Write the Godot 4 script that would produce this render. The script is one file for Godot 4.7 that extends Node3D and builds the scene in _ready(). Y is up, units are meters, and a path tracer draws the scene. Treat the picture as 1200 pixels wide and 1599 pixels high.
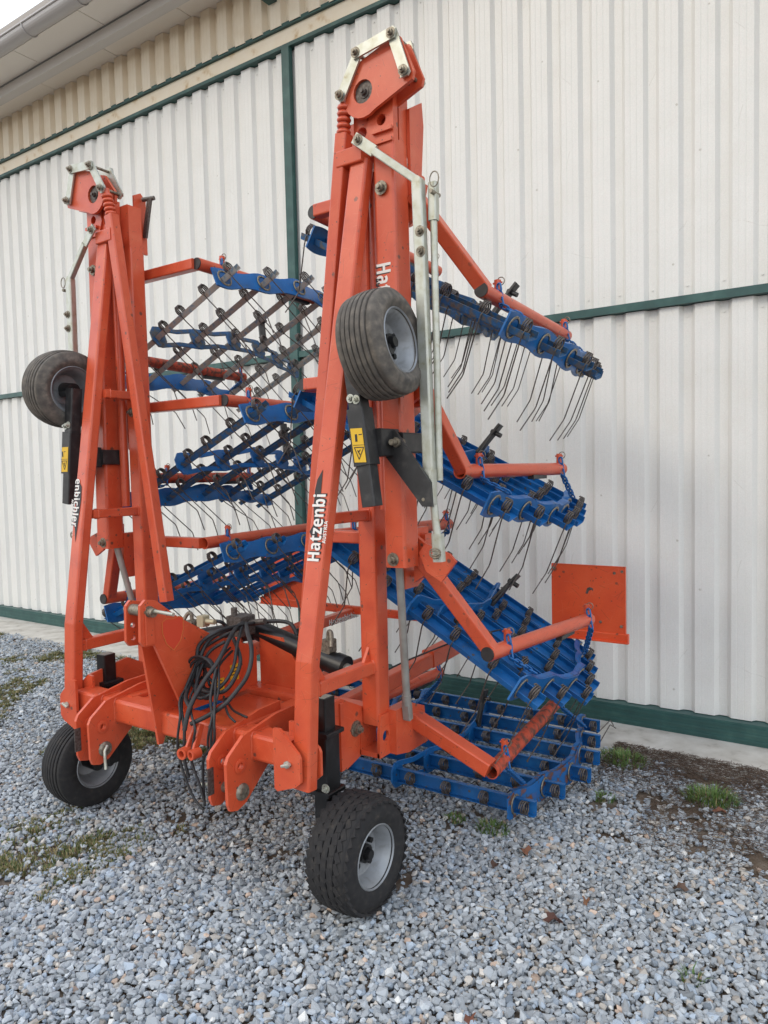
extends Node3D
# A folded tine harrow parked on gravel in front of a ribbed metal hall.
# World: x runs along the hall wall, y up, z from the wall (0) towards the viewer.

var M := {}
var rng := RandomNumberGenerator.new()
var names := {}

func V(x: float, y: float, z: float) -> Vector3: return Vector3(x, y, z)

# ------------------------------------------------------------------ mesh builder
class MB:
	var v := PackedVector3Array()
	var n := PackedVector3Array()
	func tri(a: Vector3, b: Vector3, c: Vector3, na: Vector3, nb: Vector3, nc: Vector3):
		var g := (b - a).cross(c - a)
		if g.dot(na + nb + nc) > 0.0:
			v.append_array([a, c, b]); n.append_array([na, nc, nb])
		else:
			v.append_array([a, b, c]); n.append_array([na, nb, nc])
	func flat(a: Vector3, b: Vector3, c: Vector3, o: Vector3):
		var g := (b - a).cross(c - a)
		if g.length_squared() < 1e-16: return
		g = g.normalized()
		if g.dot(o) < 0.0: g = -g
		tri(a, b, c, g, g, g)
	func quad(a: Vector3, b: Vector3, c: Vector3, d: Vector3, o: Vector3):
		flat(a, b, c, o); flat(a, c, d, o)
	# prism of a convex section (points in local x,y) from a to b
	func prism(sec: Array, a: Vector3, b: Vector3, ex: Vector3, ey: Vector3):
		var k := sec.size()
		var dir := (b - a).normalized()
		for i in k:
			var p: Vector2 = sec[i]; var q: Vector2 = sec[(i + 1) % k]
			var po := ex * p.x + ey * p.y; var qo := ex * q.x + ey * q.y
			var e := q - p
			var o2 := Vector2(e.y, -e.x)
			if o2.dot(p + q) < 0.0: o2 = -o2
			quad(a + po, a + qo, b + qo, b + po, ex * o2.x + ey * o2.y)
		for i in range(1, k - 1):
			var s0: Vector2 = sec[0]; var s1: Vector2 = sec[i]; var s2: Vector2 = sec[i + 1]
			var p0 := ex * s0.x + ey * s0.y; var p1 := ex * s1.x + ey * s1.y; var p2 := ex * s2.x + ey * s2.y
			flat(a + p0, a + p1, a + p2, -dir); flat(b + p0, b + p1, b + p2, dir)
	func frame(a: Vector3, b: Vector3, side: Vector3) -> Array:
		var d := (b - a).normalized()
		var ex := (side - d * side.dot(d)).normalized()
		return [ex, d.cross(ex).normalized()]
	# rectangular tube, w across "side", h across the other way, chamfered edges
	func bar(a: Vector3, b: Vector3, w: float, h: float, side := Vector3.RIGHT, ch := 0.006):
		var f := frame(a, b, side)
		var x := w / 2; var y := h / 2
		ch = minf(ch, minf(x, y) * 0.6)
		var k := ch * 0.3
		prism([Vector2(-x + ch, -y), Vector2(x - ch, -y), Vector2(x - k, -y + k), Vector2(x, -y + ch), Vector2(x, y - ch), Vector2(x - k, y - k), Vector2(x - ch, y), Vector2(-x + ch, y), Vector2(-x + k, y - k), Vector2(-x, y - ch), Vector2(-x, -y + ch), Vector2(-x + k, -y + k)], a, b, f[0], f[1])
	# axis-aligned box
	func box(c: Vector3, s: Vector3, ch := 0.004):
		bar(c - Vector3(0, 0, s.z / 2), c + Vector3(0, 0, s.z / 2), s.x, s.y, Vector3.RIGHT, ch)
	func tube(a: Vector3, b: Vector3, r: float, seg := 14, r2 := -1.0, caps := true):
		if r2 < 0.0: r2 = r
		var d := (b - a).normalized()
		var s := Vector3.UP if absf(d.y) < 0.9 else Vector3.RIGHT
		var f := frame(a, b, s)
		var ex: Vector3 = f[0]; var ey: Vector3 = f[1]
		for i in seg:
			var t0 := TAU * i / seg; var t1 := TAU * (i + 1) / seg
			var n0 := ex * cos(t0) + ey * sin(t0); var n1 := ex * cos(t1) + ey * sin(t1)
			tri(a + n0 * r, a + n1 * r, b + n1 * r2, n0, n1, n1)
			tri(a + n0 * r, b + n1 * r2, b + n0 * r2, n0, n1, n0)
			if caps:
				flat(a, a + n0 * r, a + n1 * r, -d); flat(b, b + n0 * r2, b + n1 * r2, d)
	# open round pipe: outer wall, inner wall and the rings at the ends
	func pipe(a: Vector3, b: Vector3, r: float, ri: float, seg := 16):
		tube(a, b, r, seg, -1.0, false)
		var d := (b - a).normalized()
		var f := frame(a, b, Vector3.UP if absf(d.y) < 0.9 else Vector3.RIGHT)
		var ex: Vector3 = f[0]; var ey: Vector3 = f[1]
		for i in seg:
			var t0 := TAU * i / seg; var t1 := TAU * (i + 1) / seg
			var n0 := ex * cos(t0) + ey * sin(t0); var n1 := ex * cos(t1) + ey * sin(t1)
			tri(a + n0 * ri, a + n1 * ri, b + n1 * ri, -n0, -n1, -n1)
			tri(a + n0 * ri, b + n1 * ri, b + n0 * ri, -n0, -n1, -n0)
			quad(a + n0 * ri, a + n0 * r, a + n1 * r, a + n1 * ri, -d)
			quad(b + n0 * ri, b + n0 * r, b + n1 * r, b + n1 * ri, d)
	func sweep(pts: Array, r: float, seg := 8, closed := false):
		var k := pts.size()
		var rings := []
		var ref := Vector3(0.31, 0.77, 0.55)
		var d0: Vector3 = (pts[1] - pts[0]).normalized()
		if absf(d0.dot(ref)) > 0.9: ref = Vector3(0.9, -0.2, 0.3)
		var ex := (ref - d0 * ref.dot(d0)).normalized()
		for i in k:
			var pa: Vector3 = pts[(i - 1 + k) % k] if (closed or i > 0) else pts[0]
			var pb: Vector3 = pts[(i + 1) % k] if (closed or i < k - 1) else pts[k - 1]
			var d := (pb - pa).normalized()
			ex = (ex - d * ex.dot(d)).normalized()
			var ey := d.cross(ex)
			var ring := []
			for j in seg:
				var t := TAU * j / seg
				ring.append(ex * cos(t) + ey * sin(t))
			rings.append(ring)
		for i in (k if closed else k - 1):
			var a: Vector3 = pts[i]; var b: Vector3 = pts[(i + 1) % k]
			var ra: Array = rings[i]; var rb: Array = rings[(i + 1) % k]
			for j in seg:
				var j1 := (j + 1) % seg
				var na: Vector3 = ra[j]; var nb: Vector3 = ra[j1]; var nc: Vector3 = rb[j1]; var nd: Vector3 = rb[j]
				tri(a + na * r, a + nb * r, b + nc * r, na, nb, nc)
				tri(a + na * r, b + nc * r, b + nd * r, na, nc, nd)
		if not closed:
			for e in [0, k - 1]:
				var c: Vector3 = pts[e]; var rr: Array = rings[e]
				var o: Vector3 = (pts[0] - pts[1]) if e == 0 else (pts[k - 1] - pts[k - 2])
				for j in seg: flat(c, c + rr[j] * r, c + rr[(j + 1) % seg] * r, o)
	# flat plate: outline in (x,y) of the frame ex,ey around origin, with round holes [centre, radius]
	func plate(poly: Array, o: Vector3, ex: Vector3, ey: Vector3, th: float, holes := []):
		var ez := ex.cross(ey).normalized()
		var P := PackedVector2Array(poly)
		if Geometry2D.is_polygon_clockwise(P): P.reverse()
		var loops := [P]
		var K := P.duplicate()
		for h in holes:
			var hp := PackedVector2Array()
			for i in 16:
				var t := -TAU * i / 16
				hp.append(h[0] + Vector2(cos(t), sin(t)) * h[1])
			loops.append(hp)
			var best := [1e9, 0, 0]
			for i in K.size():
				for j in hp.size():
					var dd := K[i].distance_squared_to(hp[j])
					if dd < best[0]: best = [dd, i, j]
			var nk := PackedVector2Array()
			for i in range(0, best[1] + 1): nk.append(K[i])
			for j in 17: nk.append(hp[(best[2] + j) % 16])
			for i in range(best[1], K.size()): nk.append(K[i])
			K = nk
		var T := Geometry2D.triangulate_polygon(K)
		if T.is_empty(): T = Geometry2D.triangulate_polygon(P); K = P
		for i in range(0, T.size(), 3):
			for s in [-1.0, 1.0]:
				var q := []
				for m in 3: q.append(o + ex * K[T[i + m]].x + ey * K[T[i + m]].y + ez * th * 0.5 * s)
				flat(q[0], q[1], q[2], ez * s)
		for l in loops:
			var k: int = l.size()
			for i in k:
				var p: Vector2 = l[i]; var q: Vector2 = l[(i + 1) % k]
				var e := q - p
				var a := o + ex * p.x + ey * p.y; var b := o + ex * q.x + ey * q.y
				quad(a - ez * th * 0.5, b - ez * th * 0.5, b + ez * th * 0.5, a + ez * th * 0.5, ex * e.y - ey * e.x)
	# surface of revolution: profile of Vector2(radius, along the axis)
	func lathe(prof: Array, c: Vector3, axis: Vector3, seg := 40, smooth := true):
		var s := Vector3.UP if absf(axis.y) < 0.9 else Vector3.RIGHT
		var ex := (s - axis * s.dot(axis)).normalized()
		var ey := axis.cross(ex)
		var pn := []
		for i in prof.size():
			var a: Vector2 = prof[maxi(i - 1, 0)]; var b: Vector2 = prof[mini(i + 1, prof.size() - 1)]
			var e := (b - a).normalized()
			pn.append(Vector2(e.y, -e.x))
		for i in prof.size() - 1:
			var p: Vector2 = prof[i]; var q: Vector2 = prof[i + 1]
			var e := (q - p).normalized()
			var fn := Vector2(e.y, -e.x)
			var np: Vector2 = pn[i] if smooth and pn[i].dot(fn) > 0.8 else fn
			var nq: Vector2 = pn[i + 1] if smooth and pn[i + 1].dot(fn) > 0.8 else fn
			for j in seg:
				var t0 := TAU * j / seg; var t1 := TAU * (j + 1) / seg
				var r0 := ex * cos(t0) + ey * sin(t0); var r1 := ex * cos(t1) + ey * sin(t1)
				var a := c + r0 * p.x + axis * p.y; var b := c + r1 * p.x + axis * p.y
				var d := c + r0 * q.x + axis * q.y; var g := c + r1 * q.x + axis * q.y
				tri(a, b, g, r0 * np.x + axis * np.y, r1 * np.x + axis * np.y, r1 * nq.x + axis * nq.y)
				tri(a, g, d, r0 * np.x + axis * np.y, r1 * nq.x + axis * nq.y, r0 * nq.x + axis * nq.y)
	func weld(c: Vector3, ex: Vector3, ey: Vector3, w: float, h: float, r := 0.0045):
		var pts := []
		var cs := [Vector2(-w, -h), Vector2(w, -h), Vector2(w, h), Vector2(-w, h)]
		for i in 4:
			var a: Vector2 = cs[i] * 0.5; var b: Vector2 = cs[(i + 1) % 4] * 0.5
			for k in 6:
				var p := a.lerp(b, (k + 0.5) / 6.0)
				pts.append(c + ex * p.x + ey * p.y + (ex + ey) * 0.0012 * (1.0 if k % 2 == 0 else -1.0))
		sweep(pts, r, 5, true)
	func bolt(p: Vector3, axis: Vector3, r := 0.014):
		tube(p, p + axis * r * 0.25, r * 1.6, 16)
		tube(p + axis * r * 0.25, p + axis * r * 1.1, r, 6)
		tube(p + axis * r * 1.1, p + axis * r * 1.7, r * 0.55, 8)
	func link(c: Vector3, along: Vector3, across: Vector3, ln: float, w: float, r: float):
		var pts := []
		for i in 12:
			var t := TAU * i / 12.0
			pts.append(c + along * (cos(t) * w + signf(cos(t)) * (ln * 0.5 - w)) + across * sin(t) * w)
		sweep(pts, r, 6, true)
	func chain(a: Vector3, b: Vector3, sag := 0.0, step := 0.03):
		var k := maxi(2, roundi(a.distance_to(b) / step))
		for i in k:
			var t := (i + 0.5) / k
			var p := a.lerp(b, t) - Vector3(0, sag * 4 * t * (1 - t), 0)
			var q := a.lerp(b, t + 0.02) - Vector3(0, sag * 4 * (t + 0.02) * (1 - t - 0.02), 0)
			var d := (q - p).normalized()
			var s := Vector3(0.9, 0.1, 0.42) if i % 2 == 0 else Vector3(-0.42, 0.1, 0.9)
			s = (s - d * s.dot(d)).normalized()
			link(p, d, s, step * 1.5, 0.0115, 0.0042)
	func mesh() -> ArrayMesh:
		var arr := []
		arr.resize(Mesh.ARRAY_MAX)
		arr[Mesh.ARRAY_VERTEX] = v
		arr[Mesh.ARRAY_NORMAL] = n
		var m := ArrayMesh.new()
		m.add_surface_from_arrays(Mesh.PRIMITIVE_TRIANGLES, arr)
		return m

# ------------------------------------------------------------------ scene helpers
func numbered(s: String) -> String:
	if not names.has(s):
		names[s] = 0
		return s
	names[s] += 1
	return "%s_%03d" % [s, names[s]]

func tag(o: Node, label := "", category := "", group := "", kind := ""):
	if label: o.set_meta("label", label)
	if category: o.set_meta("category", category)
	if group: o.set_meta("group", group)
	if kind: o.set_meta("kind", kind)

func put(mesh: Mesh, called: String, mat: Material, parent: Node, xf := Transform3D()) -> MeshInstance3D:
	var o := MeshInstance3D.new()
	o.name = numbered(called) if parent == self else called
	o.mesh = mesh
	o.material_override = mat
	o.transform = xf
	parent.add_child(o, true)
	return o

func base(called: String, parent: Node = self, xf := Transform3D()) -> Node3D:
	var o := Node3D.new()
	o.name = numbered(called) if parent == self else called
	o.transform = xf
	parent.add_child(o, true)
	return o

func noise_tex(seed_: int, freq: float, ramp: Array, size := 512, octaves := 5, kind := FastNoiseLite.TYPE_SIMPLEX_SMOOTH) -> NoiseTexture2D:
	var f := FastNoiseLite.new()
	f.seed = seed_; f.frequency = freq; f.noise_type = kind
	f.fractal_type = FastNoiseLite.FRACTAL_FBM; f.fractal_octaves = octaves; f.fractal_gain = 0.55
	var t := NoiseTexture2D.new()
	t.width = size; t.height = size; t.seamless = true; t.noise = f; t.normalize = true
	var g := Gradient.new()
	var offs := PackedFloat32Array(); var cols := PackedColorArray()
	for r in ramp:
		offs.append(r[0]); cols.append(r[1])
	g.offsets = offs; g.colors = cols
	t.color_ramp = g
	return t

func mat(c: Color, rough: float, metal := 0.0) -> StandardMaterial3D:
	var m := StandardMaterial3D.new()
	m.albedo_color = c; m.roughness = rough; m.metallic = metal
	return m

func tri_tex(m: StandardMaterial3D, t: Texture2D, per_metre: float):
	m.albedo_texture = t
	m.uv1_triplanar = true
	m.uv1_scale = Vector3.ONE * per_metre

func c8(r: int, g: int, b: int) -> Color: return Color8(r, g, b)

# a square of enamel, 1024 px to the metre and a half: tone blotches, grain, rubbed streaks, scratches and chips
func enamel(seed_: int, cols: Array, chip: Color, scuff: Color, chips: int, scratches: int, size := 1024) -> ImageTexture:
	var rr := RandomNumberGenerator.new(); rr.seed = seed_
	var f := FastNoiseLite.new(); f.seed = seed_; f.frequency = 0.006; f.fractal_octaves = 5
	var im := f.get_seamless_image(size, size)
	im.convert(Image.FORMAT_RGB8)
	var g := Gradient.new()
	var offs := PackedFloat32Array(); var cc := PackedColorArray()
	for c in cols:
		offs.append(c[0]); cc.append(c[1])
	g.offsets = offs; g.colors = cc
	var lut := []
	for i in 256: lut.append(g.sample(i / 255.0))
	var data := im.get_data()
	for i in range(0, data.size(), 3):
		var c: Color = lut[data[i]]
		var k := 1.0 + (rr.randf() - 0.5) * 0.05
		data[i] = clampi(int(c.r8 * k), 0, 255); data[i + 1] = clampi(int(c.g8 * k), 0, 255); data[i + 2] = clampi(int(c.b8 * k), 0, 255)
	im = Image.create_from_data(size, size, false, Image.FORMAT_RGB8, data)
	for i in scratches:
		var p := Vector2(rr.randf() * size, rr.randf() * size)
		var a := rr.randf() * TAU
		var ln := rr.randf_range(6, 70)
		var col := scuff if rr.randf() < 0.7 else chip
		for k in int(ln):
			a += rr.randfn() * 0.02
			p += Vector2(cos(a), sin(a))
			var x := posmod(int(p.x), size); var y := posmod(int(p.y), size)
			im.set_pixel(x, y, im.get_pixel(x, y).lerp(col, rr.randf_range(0.2, 0.7)))
	for i in chips:
		var p := Vector2(rr.randf() * size, rr.randf() * size)
		var rad := rr.randf_range(0.8, 3.2) if rr.randf() < 0.9 else rr.randf_range(4, 9)
		for y in range(-10, 11):
			for x in range(-10, 11):
				var d := Vector2(x, y * rr.randf_range(0.8, 1.4)).length()
				if d < rad * rr.randf_range(0.7, 1.2):
					im.set_pixel(posmod(int(p.x) + x, size), posmod(int(p.y) + y, size), chip.lerp(scuff, rr.randf() * 0.4))
	return ImageTexture.create_from_image(im)

func make_materials():
	# orange enamel: even paint, faint chalking, a few chips and scuffs
	var m := mat(Color.WHITE, 0.42)
	tri_tex(m, enamel(3, [[0.0, c8(176, 70, 44)], [0.2, c8(194, 75, 44)], [0.45, c8(202, 82, 49)], [0.7, c8(205, 87, 53)], [0.9, c8(208, 96, 63)], [1.0, c8(204, 106, 76)]], c8(88, 50, 40), c8(216, 140, 112), 340, 420), 0.9)
	m.roughness_texture = noise_tex(4, 0.02, [[0.0, Color(0.7, 0.7, 0.7)], [1.0, Color(1, 1, 1)]], 256)
	m.clearcoat_enabled = true; m.clearcoat = 0.25; m.clearcoat_roughness = 0.3
	M.orange = m
	m = mat(Color.WHITE, 0.4)
	tri_tex(m, enamel(8, [[0.0, c8(212, 76, 40)], [0.5, c8(221, 83, 42)], [1.0, c8(225, 90, 48)]], c8(120, 54, 36), c8(226, 130, 96), 160, 160, 512), 1.4)
	M.board = m
	# worn tube ends: orange rubbed down to rust
	m = mat(Color.WHITE, 0.6)
	tri_tex(m, noise_tex(5, 0.02, [[0.0, c8(70, 45, 38)], [0.34, c8(98, 58, 46)], [0.48, c8(178, 70, 45)], [1.0, c8(205, 78, 46)]]), 2.2)
	M.worn = m
	# blue enamel with dust
	m = mat(Color.WHITE, 0.4)
	tri_tex(m, enamel(11, [[0.0, c8(60, 74, 96)], [0.14, c8(24, 84, 140)], [0.35, c8(18, 91, 154)], [0.7, c8(20, 97, 162)], [0.9, c8(32, 105, 166)], [1.0, c8(86, 118, 148)]], c8(82, 62, 50), c8(120, 140, 160), 500, 300), 1.2)
	M.blue = m
	m = mat(Color.WHITE, 0.6)
	tri_tex(m, noise_tex(14, 0.010, [[0.0, c8(92, 52, 34)], [0.28, c8(120, 70, 46)], [0.36, c8(70, 72, 84)], [0.44, c8(20, 92, 156)], [1.0, c8(24, 98, 162)]]), 3.0)
	M.blue_rusty = m
	# blue bars with an older, dirtier coat
	m = mat(Color.WHITE, 0.5)
	tri_tex(m, noise_tex(12, 0.016, [[0.0, c8(78, 66, 56)], [0.3, c8(92, 92, 94)], [0.48, c8(52, 86, 118)], [0.75, c8(28, 90, 146)], [1.0, c8(98, 108, 120)]]), 2.4)
	M.blue_dusty = m
	m = mat(Color.WHITE, 0.55)
	tri_tex(m, noise_tex(13, 0.016, [[0.0, c8(150, 124, 100)], [0.4, c8(170, 160, 150)], [0.62, c8(158, 160, 160)], [0.85, c8(110, 134, 154)], [1.0, c8(176, 168, 158)]]), 2.4)
	M.blue_worn = m
	# zinc plating, slightly yellow
	m = mat(Color.WHITE, 0.42, 0.6)
	tri_tex(m, noise_tex(21, 0.02, [[0.0, c8(150, 140, 112)], [0.2, c8(176, 176, 160)], [0.6, c8(188, 190, 180)], [1.0, c8(196, 197, 190)]]), 1.6)
	M.zinc = m
	m = mat(Color.WHITE, 0.5, 0.7)
	tri_tex(m, noise_tex(22, 0.03, [[0.0, c8(84, 74, 62)], [0.5, c8(140, 132, 118)], [1.0, c8(170, 162, 146)]], 256), 6.0)
	M.bolt = m
	m = mat(Color.WHITE, 0.5, 0.4)
	tri_tex(m, noise_tex(27, 0.02, [[0.0, c8(130, 126, 118)], [0.5, c8(158, 155, 148)], [1.0, c8(172, 169, 162)]], 256), 1.5)
	M.rod = m
	m = mat(Color.WHITE, 0.42)
	tri_tex(m, noise_tex(23, 0.02, [[0.0, c8(34, 33, 33)], [0.6, c8(44, 44, 45)], [1.0, c8(68, 66, 64)]], 256), 2.5)
	M.black = m
	m = mat(Color.WHITE, 0.38)
	tri_tex(m, noise_tex(26, 0.02, [[0.0, c8(16, 16, 17)], [0.6, c8(24, 24, 25)], [1.0, c8(40, 40, 42)]], 256), 2.5)
	M.gloss_black = m
	m = mat(Color.WHITE, 0.55)
	tri_tex(m, noise_tex(24, 0.02, [[0.0, c8(30, 30, 31)], [0.6, c8(41, 41, 43)], [1.0, c8(62, 60, 58)]], 256), 3.0)
	M.hose = m
	# rubber with dust and dried mud
	m = mat(Color.WHITE, 0.85)
	tri_tex(m, noise_tex(31, 0.018, [[0.0, c8(28, 27, 28)], [0.5, c8(36, 35, 36)], [0.74, c8(44, 42, 41)], [0.92, c8(60, 55, 50)], [1.0, c8(90, 80, 70)]]), 2.4)
	M.rubber = m
	m = mat(Color.WHITE, 0.85)
	tri_tex(m, noise_tex(32, 0.018, [[0.0, c8(62, 60, 58)], [0.4, c8(88, 83, 77)], [0.7, c8(106, 99, 91)], [1.0, c8(134, 124, 110)]]), 2.4)
	M.rubber_dusty = m
	m = mat(Color.WHITE, 0.4, 0.25)
	tri_tex(m, noise_tex(33, 0.02, [[0.0, c8(112, 110, 106)], [0.3, c8(140, 143, 146)], [1.0, c8(160, 163, 166)]], 256), 3.0)
	M.rim = m
	m = mat(Color.WHITE, 0.5, 0.45)
	tri_tex(m, noise_tex(34, 0.03, [[0.0, c8(70, 58, 50)], [0.5, c8(92, 86, 82)], [1.0, c8(122, 116, 110)]], 256), 8.0)
	M.tine = m
	# hall
	m = mat(Color.WHITE, 0.45)
	tri_tex(m, enamel(41, [[0.0, c8(221, 219, 213)], [0.5, c8(224, 223, 218)], [1.0, c8(227, 225, 220)]], c8(186, 182, 172), c8(214, 212, 206), 24, 50, 1024), 0.4)
	M.clad = m
	m = mat(Color.WHITE, 0.5)
	tri_tex(m, noise_tex(42, 0.012, [[0.0, c8(180, 142, 100)], [0.14, c8(212, 190, 156)], [0.35, c8(230, 216, 192)], [1.0, c8(234, 223, 203)]]), 0.8)
	M.cream = m
	m = mat(Color.WHITE, 0.45)
	tri_tex(m, noise_tex(43, 0.012, [[0.0, c8(38, 72, 70)], [0.6, c8(46, 84, 80)], [1.0, c8(62, 98, 92)]]), 1.0)
	M.green = m
	m = mat(Color.WHITE, 0.5)
	tri_tex(m, noise_tex(46, 0.01, [[0.0, c8(222, 206, 180)], [0.5, c8(230, 217, 194)], [1.0, c8(233, 222, 202)]]), 0.5)
	M.upper = m
	M.soffit = mat(c8(238, 232, 222), 0.6)
	M.gutter = mat(c8(186, 183, 181), 0.45, 0.2)
	M.purlin = mat(c8(206, 203, 199), 0.55)
	M.roof = mat(c8(190, 184, 178), 0.6)
	m = mat(Color.WHITE, 0.85)
	tri_tex(m, noise_tex(44, 0.01, [[0.0, c8(150, 144, 134)], [0.3, c8(184, 179, 170)], [0.7, c8(198, 194, 186)], [1.0, c8(208, 204, 196)]]), 0.9)
	M.concrete = m
	m = mat(Color.WHITE, 0.95)
	tri_tex(m, noise_tex(45, 0.012, [[0.0, c8(70, 58, 46)], [0.4, c8(98, 84, 70)], [0.7, c8(116, 104, 92)], [1.0, c8(140, 130, 120)]]), 1.1)
	M.soil = m
	m = mat(Color.WHITE, 0.8); m.vertex_color_use_as_albedo = true
	M.stone = m
	m = mat(Color.WHITE, 0.7); m.vertex_color_use_as_albedo = true; m.backlight_enabled = true; m.backlight = Color(0.1, 0.12, 0.03)
	M.grass = m
	M.white = mat(c8(226, 222, 216), 0.5)
	M.ink = mat(c8(40, 36, 38), 0.5)
	M.yellow = mat(c8(222, 178, 40), 0.5)
	M.shield = mat(c8(206, 70, 44), 0.45)
	M.shield_line = mat(c8(206, 120, 60), 0.5)
	M.brass = mat(c8(178, 168, 140), 0.5, 0.3)

# ------------------------------------------------------------------ the hall
func build_hall():
	var hall := base("storage_hall", self, Transform3D(Basis(), V(0, 0, 0)))
	tag(hall, "long hall clad in off-white ribbed metal with green rails and a roof overhang", "building")
	var pitch := 0.195
	var per := 5
	var width := pitch * per
	var sheets := {}
	for row in [[0.13, 2.512, 0], [2.567, 4.905, 0], [5.07, 5.486, 1]]:
		var b := MB.new()
		var h0: float = row[0]; var h1: float = row[1]
		var pr := []
		var dp := -0.03 if row[2] == 0 else -0.045
		for k in per:
			var x := k * pitch
			pr.append_array([Vector2(x, 0.0), Vector2(x + 0.022, dp), Vector2(x + 0.066, dp), Vector2(x + 0.09, 0.0), Vector2(x + 0.118, 0.0), Vector2(x + 0.1205, -0.0016), Vector2(x + 0.123, 0.0), Vector2(x + 0.155, 0.0), Vector2(x + 0.1575, -0.0016), Vector2(x + 0.16, 0.0)])
		pr.append(Vector2(width, 0.0)); pr.append(Vector2(width + 0.004, -0.004))
		for i in pr.size() - 1:
			var p: Vector2 = pr[i]; var q: Vector2 = pr[i + 1]
			var o := V(-(q.y - p.y), 0, q.x - p.x)
			b.quad(V(p.x, h0, p.y), V(q.x, h0, q.y), V(q.x, h1, q.y), V(p.x, h1, p.y), o)
			var t := V(0, 0, -0.0012)
			b.quad(V(p.x, h0, p.y) + t, V(q.x, h0, q.y) + t, V(q.x, h1, q.y) + t, V(p.x, h1, p.y) + t, -o)
			b.quad(V(p.x, h0, p.y), V(q.x, h0, q.y), V(q.x, h0, q.y) + t, V(p.x, h0, p.y) + t, V(0, -1, 0))
		for k in per:
			for y in [h0 + 0.06, h1 - 0.06]: b.tube(V(k * pitch + 0.044, y, -0.03), V(k * pitch + 0.044, y, -0.0245), 0.006, 6)
		var ms := b.mesh()
		for s in range(-14, 6):
			var x := 0.42 + s * width
			var dz := 0.058 if row[2] == 1 else (0.003 if s % 2 == 0 else 0.0)
			put(ms, "cladding_sheet", M.upper if row[2] == 1 else M.clad, hall, Transform3D(Basis(), V(x, 0, dz)))
	var x0 := 0.42 - 14 * width; var x1 := 0.42 + 6 * width
	var b := MB.new()
	b.box(V((x0 + x1) / 2, 2.75, -0.16), V(x1 - x0, 5.5, 0.2))
	put(b.mesh(), "wall_core", M.purlin, hall)
	# green steel rails
	for r in [[2.515, 2.562, 0.030], [4.91, 4.937, 0.035], [5.056, 5.086, 0.05]]:
		b = MB.new()
		b.box(V((x0 + x1) / 2, (r[0] + r[1]) / 2, r[2] / 2 - 0.03), V(x1 - x0, r[1] - r[0], r[2] + 0.06), 0.003)
		put(b.mesh(), "steel_rail", M.green, hall)
	b = MB.new()
	b.box(V((x0 + x1) / 2, 0.066, 0.005), V(x1 - x0, 0.12, 0.09), 0.006)
	for k in 3: b.box(V((x0 + x1) / 2, 0.03 + k * 0.036, 0.052), V(x1 - x0, 0.012, 0.006), 0.002)
	put(b.mesh(), "base_rail", M.green, hall)
	b = MB.new()
	b.bar(V(-1.51, 0.128, 0.018), V(-1.51, 4.909, 0.018), 0.078, 0.045, Vector3.RIGHT, 0.003)
	put(b.mesh(), "door_post", M.green, hall)
	b = MB.new()
	b.box(V((x0 + x1) / 2, 4.997, 0.0), V(x1 - x0, 0.116, 0.05), 0.004)
	put(b.mesh(), "track_cover", M.cream, hall)
	b = MB.new()
	b.box(V(-5.85, 5.07, 0.05), V(0.16, 0.16, 0.06), 0.004)
	put(b.mesh(), "track_end", M.green, hall)
	b = MB.new()
	b.box(V(-1.6, 5.36, 0.12), V(0.09, 0.2, 0.12), 0.004)
	put(b.mesh(), "wall_bracket", M.green, hall)
	# overhang: boards, purlin, gutter, roof
	for k in 20:
		var w := 1.0
		b = MB.new()
		b.box(V(0, 5.499, 0.14), V(w - 0.008, 0.02, 0.26), 0.003)
		put(b.mesh(), "soffit_board", M.soffit, hall, Transform3D(Basis(), V(x0 + 0.5 + k * w - 0.3, 0, 0)))
		b = MB.new()
		b.box(V(0, 5.545, 0.5), V(w - 0.008, 0.02, 0.26), 0.003)
		put(b.mesh(), "soffit_board", M.soffit, hall, Transform3D(Basis(), V(x0 + 0.5 + k * w - 0.05, 0, 0)))
	b = MB.new()
	b.box(V((x0 + x1) / 2, 5.475, 0.322), V(x1 - x0, 0.09, 0.09), 0.008)
	put(b.mesh(), "purlin", M.purlin, hall)
	b = MB.new()
	var gy := 5.575; var gz := 0.7
	for i in 14:
		var t0 := PI + PI * i / 14.0; var t1 := PI + PI * (i + 1) / 14.0
		var p := Vector2(cos(t0), sin(t0)); var q := Vector2(cos(t1), sin(t1))
		var r := 0.075
		b.quad(V(x0, gy + p.y * r, gz + p.x * r), V(x0, gy + q.y * r, gz + q.x * r), V(x1, gy + q.y * r, gz + q.x * r), V(x1, gy + p.y * r, gz + p.x * r), V(0, p.y + q.y, p.x + q.x))
		r = 0.072
		b.quad(V(x0, gy + p.y * r, gz + p.x * r), V(x0, gy + q.y * r, gz + q.x * r), V(x1, gy + q.y * r, gz + q.x * r), V(x1, gy + p.y * r, gz + p.x * r), -V(0, p.y + q.y, p.x + q.x))
	b.tube(V(x0, gy, gz + 0.078), V(x1, gy, gz + 0.078), 0.009, 8)
	var gutter := put(b.mesh(), "gutter", M.gutter, hall)
	for k in 26:
		b = MB.new()
		var pts := []
		for i in 13: pts.append(V(0, gy + sin(PI + PI * i / 12.0) * 0.081, gz + cos(PI + PI * i / 12.0) * 0.081))
		b.sweep(pts, 0.006, 6)
		put(b.mesh(), "gutter_bracket", M.gutter, gutter, Transform3D(Basis(), V(x0 + 0.35 + k * 0.75, 0, 0)))
	b = MB.new()
	b.bar(V((x0 + x1) / 2, 5.66, 0.72), V((x0 + x1) / 2, 7.8, -7.0), x1 - x0 + 0.4, 0.06, Vector3.RIGHT, 0.004)
	put(b.mesh(), "roof", M.roof, hall)
	# far walls close the hall
	b = MB.new()
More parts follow.
